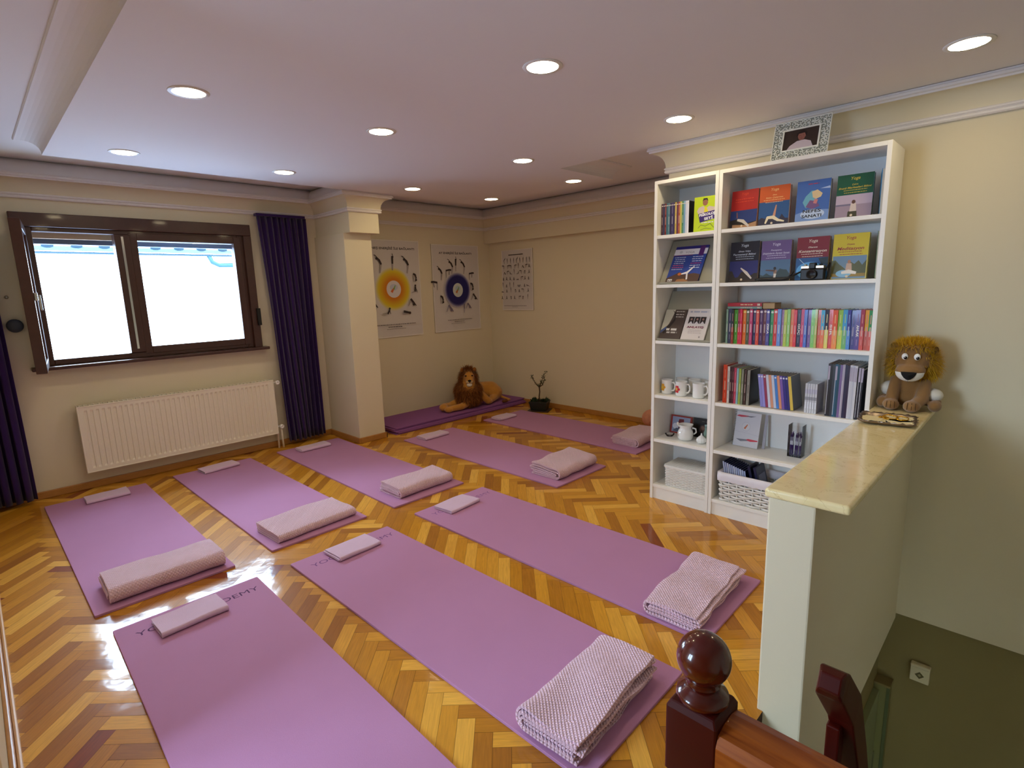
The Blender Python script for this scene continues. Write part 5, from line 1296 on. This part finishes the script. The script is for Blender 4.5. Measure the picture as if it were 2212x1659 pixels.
for (cx, cy, rx, ry, sd) in ((-.050, -.005, .050, .062, 1), (.048, -.050, .048, .036, 2), (.040, .052, .056, .034, 3)):
    b = MB(); vs = []; rn = random.Random(sd); m_ = 40
    for lay in (0, 1):
        for i in range(m_): a = 2 * PI * i / m_; q = 1 + .12 * math.sin(a * 9 + sd) + rn.uniform(-.05, .05); vs.append((cx + rx * q * math.cos(a), cy + ry * q * math.sin(a), .0075 + .0022 * lay + .003 * math.sin(3 * a)))
    fs = [tuple(range(m_, 2 * m_)), tuple(reversed(range(m_)))] + [(i, (i + 1) % m_, m_ + (i + 1) % m_, m_ + i) for i in range(m_)]
    b.add(vs, fs, lace); b.build('lace_piece', root, smooth=False)
def ringt(cx, cy, cz, R, r, tilt, name, mt=M_gold, squash=1.0):
    rt = thing(name, '', 'jewellery', (1.318, -.245, ZT)); b = MB(); M = Matrix.Translation((cx, cy, cz)) @ Matrix.Rotation(tilt, 4, 'X')
    b.tube([M @ V((R * math.cos(a), R * squash * math.sin(a), .0015 * math.sin(4 * a))) for a in [2 * PI * k / 24 for k in range(24)]], r, mt, 8, closed=True); b.build('band', rt, smooth=True); return rt
r_ = ringt(.005, .02, .017, .030, .0028, .1, 'gold_bangle'); r_['label'] = 'gold bangle lying in the middle of the ornate tray'
r_ = ringt(.052, .01, .0195, .022, .0024, .15, 'gold_bangle'); r_['label'] = 'smaller gold bangle at the right of the ornate tray'
rt = thing('gold_brooch', 'gold leaf-shaped brooch beside the bangles on the tray', 'jewellery', (1.300, -.235, ZT + .0118))
b = MB()
for k in range(5): a = k * 1.257; b.ell((.012 * math.cos(a), .012 * math.sin(a), .004), (.010, .006, .003), M_gold, 12, 6, Matrix.Rotation(a, 3, 'Z'))
b.ell((0, 0, .005), (.006, .006, .004), M_gold, 12, 8); b.build('petals', rt, smooth=True)

# ------------------------------------------------------------------ plush toys
def blob(name, parent, mb, voxel=.006, sm=4):
    o = mb.build(name, parent, smooth=True)
    r = o.modifiers.new('merge', 'REMESH'); r.mode = 'VOXEL'; r.voxel_size = voxel; r.use_smooth_shade = True
    s = o.modifiers.new('relax', 'SMOOTH'); s.iterations = sm; s.factor = .6
    return o
def fur(name, parent, ells, mats_, n, length, width, seed, droop=.4, avoid=None, curl=.3, xmin=-9.0):
    rnd = random.Random(seed); mb = MB(); tot = sum(e[3] for e in ells)
    for (c, r, R, wt, dirn) in ells:
        c = V(c)
        for _ in range(int(n * wt / tot)):
            d = V((rnd.gauss(0, 1), rnd.gauss(0, 1), rnd.gauss(0, 1))).normalized()
            p = c + V((d.x * r[0], d.y * r[1], d.z * r[2]))
            if avoid and avoid(p): continue
            nr = V((d.x / r[0], d.y / r[1], d.z / r[2])).normalized()
            g = (nr + V(dirn) * droop + V((rnd.gauss(0, curl), rnd.gauss(0, curl), rnd.gauss(0, curl)))).normalized()
            Lh = length * rnd.uniform(.6, 1.25); sd = g.cross(V((rnd.gauss(0, 1), rnd.gauss(0, 1), rnd.gauss(0, 1)))).normalized() * width
            b0 = p - nr * length * .15; m1 = b0 + g * Lh * .55; g2 = (g + V(dirn) * .7).normalized(); tp = m1 + g2 * Lh * .5
            for q_ in (b0, m1, tp): q_.z = max(q_.z, .004); q_.x = max(q_.x, xmin + .003 * rnd.random())
            sd.z = 0
            mb.add([b0 - sd, b0 + sd, m1 + sd * .8, m1 - sd * .8, tp], [(0, 1, 2, 3), (3, 2, 4)], rnd.choice(mats_))
    return mb.build(name, parent)
# seated cartoon lion on the marble
M_tan = mat('tan_short_plush', (146, 108, 64), .95, spec=.1, sheen=.4, bump=.5, bump_scale=500)
M_tan2 = mat('light_tan_plush', (176, 130, 76), .95, spec=.1, sheen=.3, bump=.4, bump_scale=500)
ym = [mat('mustard_mane_a', (222, 174, 24), .9), mat('mustard_mane_b', (200, 150, 14), .9, sheen=.3), mat('mustard_mane_c', (234, 190, 40), .9)]
root = thing('plush_lion', 'seated tan plush lion with a fluffy yellow mane on the marble', 'plush toy', (1.338, 0.115, ZT + .0006), .06); root.scale = (1.03, 1.0, .90)
b = MB(); b.ell((0, .035, .105), (.068, .062, .095), M_tan); b.ell((0, .02, .06), (.075, .06, .055), M_tan)
b.ell((0, -.005, .262), (.072, .062, .085), M_tan)                     # head
b.ell((-.002, -.052, .212), (.058, .050, .042), M_tan)               # muzzle bulge
b.ell((0, -.035, .245), (.044, .040, .05), M_tan); b.caps((0, .02, .18), .048, (0, 0, .23), .055, M_tan)
b.caps((-.055, .0, .15), .026, (-.062, -.055, .052), .027, M_tan); b.ell((-.060, -.085, .030), (.033, .042, .030), M_tan)
b.caps((.055, .0, .14), .026, (.050, -.05, .062), .028, M_tan); b.ell((.020, -.100, .031), (.034, .042, .031), M_tan); b.caps((.050, -.05, .062), .028, (.026, -.09, .034), .027, M_tan)
b.caps((-.05, .05, .05), .035, (-.095, .0, .04), .028, M_tan); b.ell((-.100, -.035, .030), (.024, .040, .030), M_tan)
b.caps((.05, .05, .05), .035, (.095, .0, .04), .028, M_tan); b.ell((.100, -.040, .031), (.026, .044, .031), M_tan)
blob('body', root, b, .005, 3)
for cx, cy, cz in ((-.060, -.085, .030), (.020, -.100, .031)):
    b = MB()
    for dx in (-.013, .002, .016): b.tube([(cx + dx, cy - .030, cz + .022), (cx + dx * 1.05, cy - .041, cz + .004), (cx + dx * 1.1, cy - .040, cz - .012)], .0012, cm((70, 46, 22), .9), 6)
    b.build('paw_stitching', root)
b = MB(); b.ell((-.082, .015, .098), (.036, .040, .040), mat('white_plush', (226, 220, 208), .95, sheen=.3)); b.build('white_patch', root, smooth=True)
b = MB(); b.ell((.090, .010, .078), (.036, .040, .036), mat('white_plush', (226, 220, 208), .95)); b.build('white_patch', root, smooth=True)
nu = 28; nv = 8; fs = []
vs = []
for j in range(nv + 1):
    t_ = j / nv
    for i in range(nu + 1):
        q = -1 + 2 * i / nu; x_ = .054 * q; zb = .207 - .050 * math.sqrt(max(0, 1 - q * q)) * t_
        e_ = 1 - (x_ / .060) ** 2 - ((zb - .212) / .062) ** 2; y_ = -.052 - .053 * math.sqrt(max(.02, e_)); vs.append((x_ - .002, y_, zb))
for j in range(nv):
    for i in range(nu): a_ = j * (nu + 1) + i; fs.append((a_, a_ + 1, a_ + nu + 2, a_ + nu + 1))
b = MB(); b.add(vs, fs, mat('white_felt', (228, 222, 210), .9)); o = b.build('white_chin', root, smooth=True); s_ = o.modifiers.new('t', 'SOLIDIFY'); s_.thickness = .003; s_.offset = 0
b = MB(); pts = []; m_ = 24; vs = []
outline = [(-.030, .004), (-.015, .006), (0, .006), (.015, .006), (.030, .004), (.026, -.010), (.018, -.024), (.008, -.034), (0, -.036), (-.008, -.034), (-.018, -.024), (-.026, -.010)]
for (dx, dz) in outline: vs.append((dx - .003, -.1045 + .10 * abs(dx) ** 1.2 * 2 * .3, .205 + dz))
c0 = len(vs); vs.append((-.003, -.118, .195)); vs += [(v_[0], v_[1] + .012, v_[2]) for v_ in vs[:12]]
fs = [(i, (i + 1) % 12, 12) for i in range(12)] + [((i + 1) % 12, i, 13 + i, 13 + (i + 1) % 12) for i in range(12)]
b.add(vs, fs, mat('black_felt', (14, 13, 14), .9)); b.build('nose', root, smooth=False)
b = MB(); b.tube([(-.003, -.108, .170), (-.003, -.103, .160), (-.003, -.098, .156)], .0009, cm((120, 110, 104), .8), 5); b.build('chin_seam', root)
for sx, nm in ((-.026, 'left'), (.020, 'right')):
    b = MB(); b.ell((sx, -.066, .287), (.0125, .007, .0175), cm((240, 238, 232), .2), 20, 12); e_ = b.build('eye', root, smooth=True)
    b = MB(); b.ell((sx + .003, -.0715, .281), (.0068, .0035, .0085), cm((16, 12, 14), .1), 16, 10); b.build('pupil', e_, smooth=True)
    b = MB(); b.ell((sx + .001, -.0752, .284), (.0015, .001, .002), cm((240, 240, 240), .1), 8, 6); b.build('glint', e_, smooth=True)
b = MB(); b.ell((-.078, .01, .335), (.014, .010, .016), cm((110, 86, 30), .9)); b.build('ear', root, smooth=True); b = MB(); b.ell((.082, .0, .318), (.010, .010, .020), cm((96, 66, 20), .9)); b.build('ear', root, smooth=True)
def av(p): return (p.y < -.028 and ((p.x + .002) / .062) ** 2 + ((p.z - .235) / .093) ** 2 < 1)
fur('mane', root, [((0, .022, .265), (.094, .070, .100), None, 5, (0, 0, -.3)), ((.05, .03, .235), (.055, .055, .085), None, 2, (0, 0, -.6)), ((-.06, .025, .25), (.04, .045, .08), None, 1.2, (0, 0, -.6)), ((0, .0, .335), (.07, .055, .032), None, 1.2, (0, -.3, .2)), ((0, .02, .27), (.085, .06, .09), None, 3, (0, 0, .0))], ym, 17000, .036, .0012, 5, .4, av, .5, -.127)

# large lifelike lion lying on the piled mats
M_lion = mat('golden_lion_plush', (196, 136, 58), .95, spec=.1, sheen=.4, bump=.8, bump_scale=220, noise_amt=.18, noise_scale=14)
bm_ = [mat('russet_mane_a', (132, 76, 26), .95), mat('russet_mane_b', (108, 58, 20), .95), mat('russet_mane_c', (156, 94, 36), .95)]
root = thing('plush_lion', 'large lifelike russet-maned plush lion lying on the piled purple mats', 'plush toy', (-2.98, 1.0, 0.0606))
b = MB()
b.caps((.00, -.05, .155), .125, (-.08, .22, .135), .105, M_lion, 8); b.caps((-.08, .22, .135), .105, (-.02, .36, .12), .115, M_lion, 6)
b.ell((.03, .37, .10), (.10, .11, .095), M_lion); b.caps((.08, .33, .06), .05, (.14, .20, .04), .035, M_lion); b.ell((.15, .17, .032), (.045, .04, .028), M_lion)
b.ell((.02, -.02, .33), (.085, .085, .10), M_lion); b.ell((.075, -.055, .355), (.055, .06, .07), M_lion); b.ell((.105, -.075, .315), (.042, .048, .040), M_lion)
b.caps((.05, -.05, .20), .11, (.02, -.02, .30), .085, M_lion)
b.caps((.10, -.02, .09), .052, (.14, -.24, .045), .038, M_lion, 9); b.caps((.14, -.24, .045), .038, (.12, -.38, .04), .034, M_lion, 6); b.ell((.115, -.405, .036), (.045, .055, .034), M_lion)
b.caps((.02, -.10, .09), .055, (.0, -.30, .045), .04, M_lion, 9); b.caps((.0, -.30, .045), .04, (.02, -.40, .06), .036, M_lion, 5); b.ell((.04, -.42, .052), (.05, .05, .042), M_lion)
b.caps((.12, .08, .12), .05, (.16, .14, .06), .04, M_lion); b.ell((.165, .15, .045), (.036, .045, .036), M_lion)
b.caps((.08, .44, .04), .018, (.20, .47, .016), .014, M_lion, 8)
b.caps((.20, .47, .016), .014, (.22, .40, .014), .012, M_lion, 5)
blob('body', root, b, .008, 4)
b = MB(); tuft = mat('tail_tuft', (104, 58, 22), .95); b.ell((.235, .355, .020), (.028, .045, .018), tuft); b.build('tail_tuft', root, smooth=True)
def hd(dx, dy, dz):      # head frame, face looks to +x -y
    c, s_ = math.cos(-.62), math.sin(-.62); return (.03 + dx * c - dy * s_, -.03 + dx * s_ + dy * c, .345 + dz)
b = MB(); b.ell(hd(.122, .0, -.072), (.030, .034, .024), mat('white_plush', (226, 220, 208), .95)); b.build('chin', root, smooth=True)
b = MB()
for sy in (-.018, .018): b.ell(hd(.128, sy, -.040), (.024, .020, .017), mat('cream_plush', (206, 178, 130), .95), 16, 10)
b.build('muzzle_pad', root, smooth=True)
b = MB(); b.ell(hd(.146, 0, -.022), (.012, .020, .012), mat('black_felt', (14, 13, 14), .9), 16, 10, Matrix.Rotation(-.62, 3, 'Z')); b.tube([hd(.152, 0, -.030), hd(.150, 0, -.052)], .003, mat('black_felt', (14, 13, 14), .9), 6); b.build('nose', root, smooth=True)
for sy in (-.036, .036):
    b = MB(); b.ell(hd(.092, sy, .028), (.010, .014, .008), cm((40, 22, 10), .15), 14, 8, Matrix.Rotation(-.62, 3, 'Z')); b.build('eye', root, smooth=True)
for sy in (-.07, .075):
    b = MB(); b.ell(hd(.02, sy, .085), (.014, .026, .026), mat('ear_plush', (150, 92, 34), .95), 16, 10); b.build('ear', root, smooth=True)
def av2(p):
    d = V(p) - V(hd(.09, 0, -.012)); f = V((math.cos(-.62), math.sin(-.62), 0)); l = d.dot(f); rr = d - f * l
    return l > -.050 and (rr.x ** 2 + rr.y ** 2) / .074 ** 2 + rr.z ** 2 / .092 ** 2 < 1
fur('mane', root, [(hd(-.01, 0, .0), (.098, .098, .112), None, 4, (0, 0, -.7)), ((.04, -.05, .20), (.150, .150, .135), None, 5, (0, 0, -1)), ((.07, -.07, .12), (.13, .16, .10), None, 3, (0, 0, -.8))], bm_, 12000, .055, .0028, 8, .8, av2, .3)

# round woven ball seen past the bookcase
root = thing('salt_lamp', 'round peach coloured ball lamp on the parquet, cut by the bookcase edge', 'lamp', (-.905, 1.56, 0))
b = MB(); b.lathe([(.05, 0), (.055, .01), (.04, .022)], M_mahog, n=24); b.build('base', root, smooth=True)
b = MB(); b.ell((0, 0, .105), (.085, .085, .085), mat('peach_rattan', (206, 140, 110), .8, bump=1.0, bump_scale=60, noise_amt=.3, noise_scale=25), 32, 20); b.build('ball_shade', root, smooth=True)

# ------------------------------------------------------------------ bonsai in a planter
root = thing('potted_plant', 'small bare-stemmed shrub in a dark square planter near the room corner', 'potted plant', (-2.31, 1.49, 0.0005), .45)
mp_ = mat('dark_planter_plastic', (30, 34, 28), .5); b = MB()
vs = []; 
for (h_, z_) in ((.085, 0.012), (.105, .10), (.108, .10), (.108, .112), (.098, .112), (.095, .09)):
    for sx, sy in ((-1, -1), (1, -1), (1, 1), (-1, 1)): vs.append((sx * h_, sy * h_ * .8, z_))
fs = [(3, 2, 1, 0)] + [(j * 4 + i, j * 4 + (i + 1) % 4, (j + 1) * 4 + (i + 1) % 4, (j + 1) * 4 + i) for j in range(5) for i in range(4)] + [(20, 21, 22, 23)]
b.add(vs, fs, mp_); b.build('planter', root)
b = MB(); b.box((-.125, -.105, 0), (.125, .105, .010), mat('brown_saucer', (58, 34, 20), .5)); b.build('saucer', root, bevel=.004)
b = MB(); b.box((-.09, -.072, .095), (.09, .072, .103), mat('potting_soil', (44, 32, 24), .95, bump=1, bump_scale=80)); b.build('soil', root)
brk = mat('grey_brown_bark', (78, 58, 42), .9, bump=.6, bump_scale=120)
b = MB(); b.tube([(0, 0, .10), (-.004, .0, .16), (.004, .0, .22), (.0, .0, .275)], [.010, .008, .0075, .008], brk, 8); b.build('trunk', root, smooth=True)
lf = mat('dusty_olive_leaf', (66, 74, 40), .7)
brs = [[(0, 0, .275), (-.045, 0, .315), (-.075, .0, .37), (-.09, 0, .405)], [(0, 0, .275), (.02, .01, .33), (.045, .0, .39), (.085, .0, .455)], [(0, 0, .275), (.035, -.01, .30), (.06, 0, .35), (.055, .01, .41)]]
rnd = random.Random(4)
for br in brs:
    b = MB(); b.tube(br, [.006, .0045, .003, .0015], brk, 6); ob = b.build('branch', root, smooth=True)
    b = MB()
    for _ in range(46):
        k = rnd.randrange(len(br) - 1); p = V(br[k]).lerp(V(br[k + 1]), rnd.random()) + V((rnd.gauss(0, .006), rnd.gauss(0, .008), rnd.gauss(0, .006)))
        d = V((rnd.gauss(0, 1), rnd.gauss(0, 1), rnd.uniform(0, 1.4))).normalized(); s_ = d.cross(V((0, 0, 1))).normalized() * .007; Lf = rnd.uniform(.018, .03)
        b.add([p, p + d * Lf * .5 + s_, p + d * Lf, p + d * Lf * .5 - s_], [(0, 1, 2, 3)], lf)
    b.build('leaves', ob)
b = MB()
gl = mat('dark_green_succulent', (34, 52, 28), .6)
for _ in range(130):
    cx = rnd.choice((-.06, .055)) + rnd.gauss(0, .016); cy = rnd.gauss(0, .025); p = V((cx, cy, .102)); d = V((rnd.gauss(0, .5), rnd.gauss(0, .5), 1)).normalized(); s_ = d.cross(V((rnd.gauss(0, 1), rnd.gauss(0, 1), 0))).normalized() * .008; Lf = rnd.uniform(.03, .06)
    b.add([p, p + d * Lf * .6 + s_, p + d * Lf, p + d * Lf * .6 - s_], [(0, 1, 2, 3)], gl)
b.build('ground_cover', root)

# ------------------------------------------------------------------ newel post, rails, stairwell
NX, NY = 1.4673, -2.3746
root = thing('newel_post', 'glossy mahogany newel post with a round ball finial', 'newel post', (NX, NY, 0))
b = MB(); prof = [(.020, .828), (.024, .831), (.025, .834), (.022, .837)]
for k in range(1, 14):
    a = -PI / 2 + .62 + (PI - .62) * k / 13; prof.append((.0385 * math.cos(a), .871 + .0385 * math.sin(a)))
prof[-1] = (.0008, .9095)
b.lathe(prof, M_mahog, n=40); b.build('ball_finial', root, smooth=True)
b = MB(); b.lathe([(.030, .803), (.0345, .805), (.0375, .811), (.0365, .818), (.029, .822), (.026, .826), (.021, .83)], M_mahog, n=40); b.build('collar_ring', root, smooth=True)
b = MB(); hw = .0385; vs = []
for (w_, z_) in ((.026, .668), (hw, .690), (hw, .796), (.033, .807)):
    for sx, sy in ((-1, -1), (1, -1), (1, 1), (-1, 1)): vs.append((sx * w_, sy * w_, z_))
b.add(vs, [(3, 2, 1, 0), (12, 13, 14, 15)] + [(j * 4 + i, j * 4 + (i + 1) % 4, (j + 1) * 4 + (i + 1) % 4, (j + 1) * 4 + i) for j in range(3) for i in range(4)], M_mahog2)
b.build('square_block', root, bevel=.003)
b = MB(); b.lathe([(.026, .668), (.031, .660), (.034, .650), (.028, .640), (.022, .632), (.030, .58), (.038, .50), (.034, .40), (.024, .30), (.022, .26), (.034, .245), (.034, .235), (.028, .23)], M_mahog, n=36); b.build('turned_shaft', root, smooth=True)
b = MB(); b.box((-hw, -hw, 0), (hw, hw, .232), M_mahog); b.build('foot_block', root, bevel=.003)
root = thing('stair_guard_rail', 'orange brown wooden rail running right from the newel post', 'rail', (NX + hw + .0005, NY, 0))
b = MB(); L_ = 3.20 - NX - hw; sec = [(y_, z_ + .030) for (y_, z_) in [(-.034, .690), (-.040, .705), (-.040, .742), (-.032, .757), (-.012, .763), (.014, .763), (.032, .757), (.040, .742), (.040, .705), (.034, .690)]]; vs = [(x_, y_, z_) for x_ in (0, L_) for (y_, z_) in sec]; m_ = len(sec)
b.add(vs, [tuple(reversed(range(m_))), tuple(range(m_, 2 * m_))] + [(i, (i + 1) % m_, m_ + (i + 1) % m_, m_ + i) for i in range(m_)], M_rail); b.build('top_rail', root)
b = MB(); b.box((0, -.022, .10), (L_, .022, .14), M_mahog); b.build('bottom_rail', root)
for i in range(11):
    b = MB(); b.lathe([(.014, .14), (.016, .2), (.010, .24), (.018, .42), (.012, .56), (.016, .62), (.014, .72)], M_mahog, (.10 + i * .15, 0, 0), 14); b.build('baluster', root, smooth=True)

root = thing('stair_handrail', 'dark red wooden handrail with a scrolled end descending beside the low wall', 'handrail', (1.460, -1.62, .30))
# underside line and top line of the steep board, in root space
und = [(-.165, .170), (-.155, .150), (-.140, .135), (-.060, .030), (.040, -.180), (.70, -1.55)]
topl = [(-.150, .205), (-.125, .208), (-.095, .190), (.010, .075), (.110, -.140), (.77, -1.51)]
b = MB(); n_ = len(und); xs_ = [(.020, .066), (.014, .070), (.010, .072), (.022, .080), (.030, .086), (.04, .10)]; vs = []
for k in range(n_):
    a_, c_ = xs_[k]; vs += [(a_, und[k][0], und[k][1]), (c_, und[k][0], und[k][1]), (c_, topl[k][0], topl[k][1]), (a_, topl[k][0], topl[k][1])]
fs = [(0, 3, 2, 1), (n_ * 4 - 4, n_ * 4 - 3, n_ * 4 - 2, n_ * 4 - 1)]
for k in range(n_ - 1):
    for q in range(4): fs.append((k * 4 + q, k * 4 + (q + 1) % 4, k * 4 + 4 + (q + 1) % 4, k * 4 + 4 + q))
b.add(vs, fs, M_mahog2); b.build('grip', root, bevel=.004)
b = MB(); b.box((.024, -.072, -1.2), (.055, -.020, .012), M_mahog2); b.build('end_post', root, bevel=.004)
b = MB(); b.tube([(.024, -.05, -.13), (.004, -.055, -.115), (-.006, -.05, -.13), (-.008, -.045, -.18)], .006, mat('white_cable', (214, 206, 190), .5), 8); b.build('white_cable', root, smooth=True)
# wooden stairs below
root = thing('staircase', 'dark wooden steps descending behind the rail', 'stairs', (1.40, -2.30, -.20))
for i in range(9):
    b = MB(); b.box((.20, .16 + i * .24, -.02 - i * .20), (1.78, .46 + i * .24, .02 - i * .20), M_mahog); b.build('tread', root, bevel=.004)

# wall box in the stairwell
root = thing('wall_control_box', 'small cream control box with a dark diamond on the lower stairwell wall', 'wall box', (1.436, YB + .07, -.795))
b = MB(); mb_ = mat('cream_plastic', (224, 212, 176), .5); b.box((0, -.030, 0), (.086, 0, .086), mb_); b.build('housing', root, bevel=.004)
b = MB(); b.box((-.001, -.038, .088), (.088, 0, .104), mb_); b.build('top_cap', root, bevel=.006, seg=3)
p = Print(.0004); p.poly([(.043, .022), (.064, .043), (.043, .064), (.022, .043)], (96, 84, 46)); p.poly([(.043, .034), (.052, .043), (.043, .052), (.034, .043)], (160, 148, 104)); p.build('diamond_mark', root, (0, -.0302, 0), (1, 0, 0), (0, 0, 1))
# green door frame at the foot of the stairs
d = thing('door_1', 'x', 'x', (1.285, YB + .07, -2.70)); del d['label']; del d['category']; d['kind'] = 'structure'
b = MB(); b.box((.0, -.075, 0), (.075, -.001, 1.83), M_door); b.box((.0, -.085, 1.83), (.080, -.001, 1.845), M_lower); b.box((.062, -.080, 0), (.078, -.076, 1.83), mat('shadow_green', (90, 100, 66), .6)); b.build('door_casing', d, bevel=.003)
b = MB(); b.box((.0, -.62, 0), (.030, -.085, 1.80), mat('pale_green_panel', (146, 150, 108), .75, spec=.2)); b.build('door_leaf', d, bevel=.002)
b = MB(); b.box((.028, -.092, 1.25), (.036, -.082, 1.40), M_chrome); b.build('hinge', d)
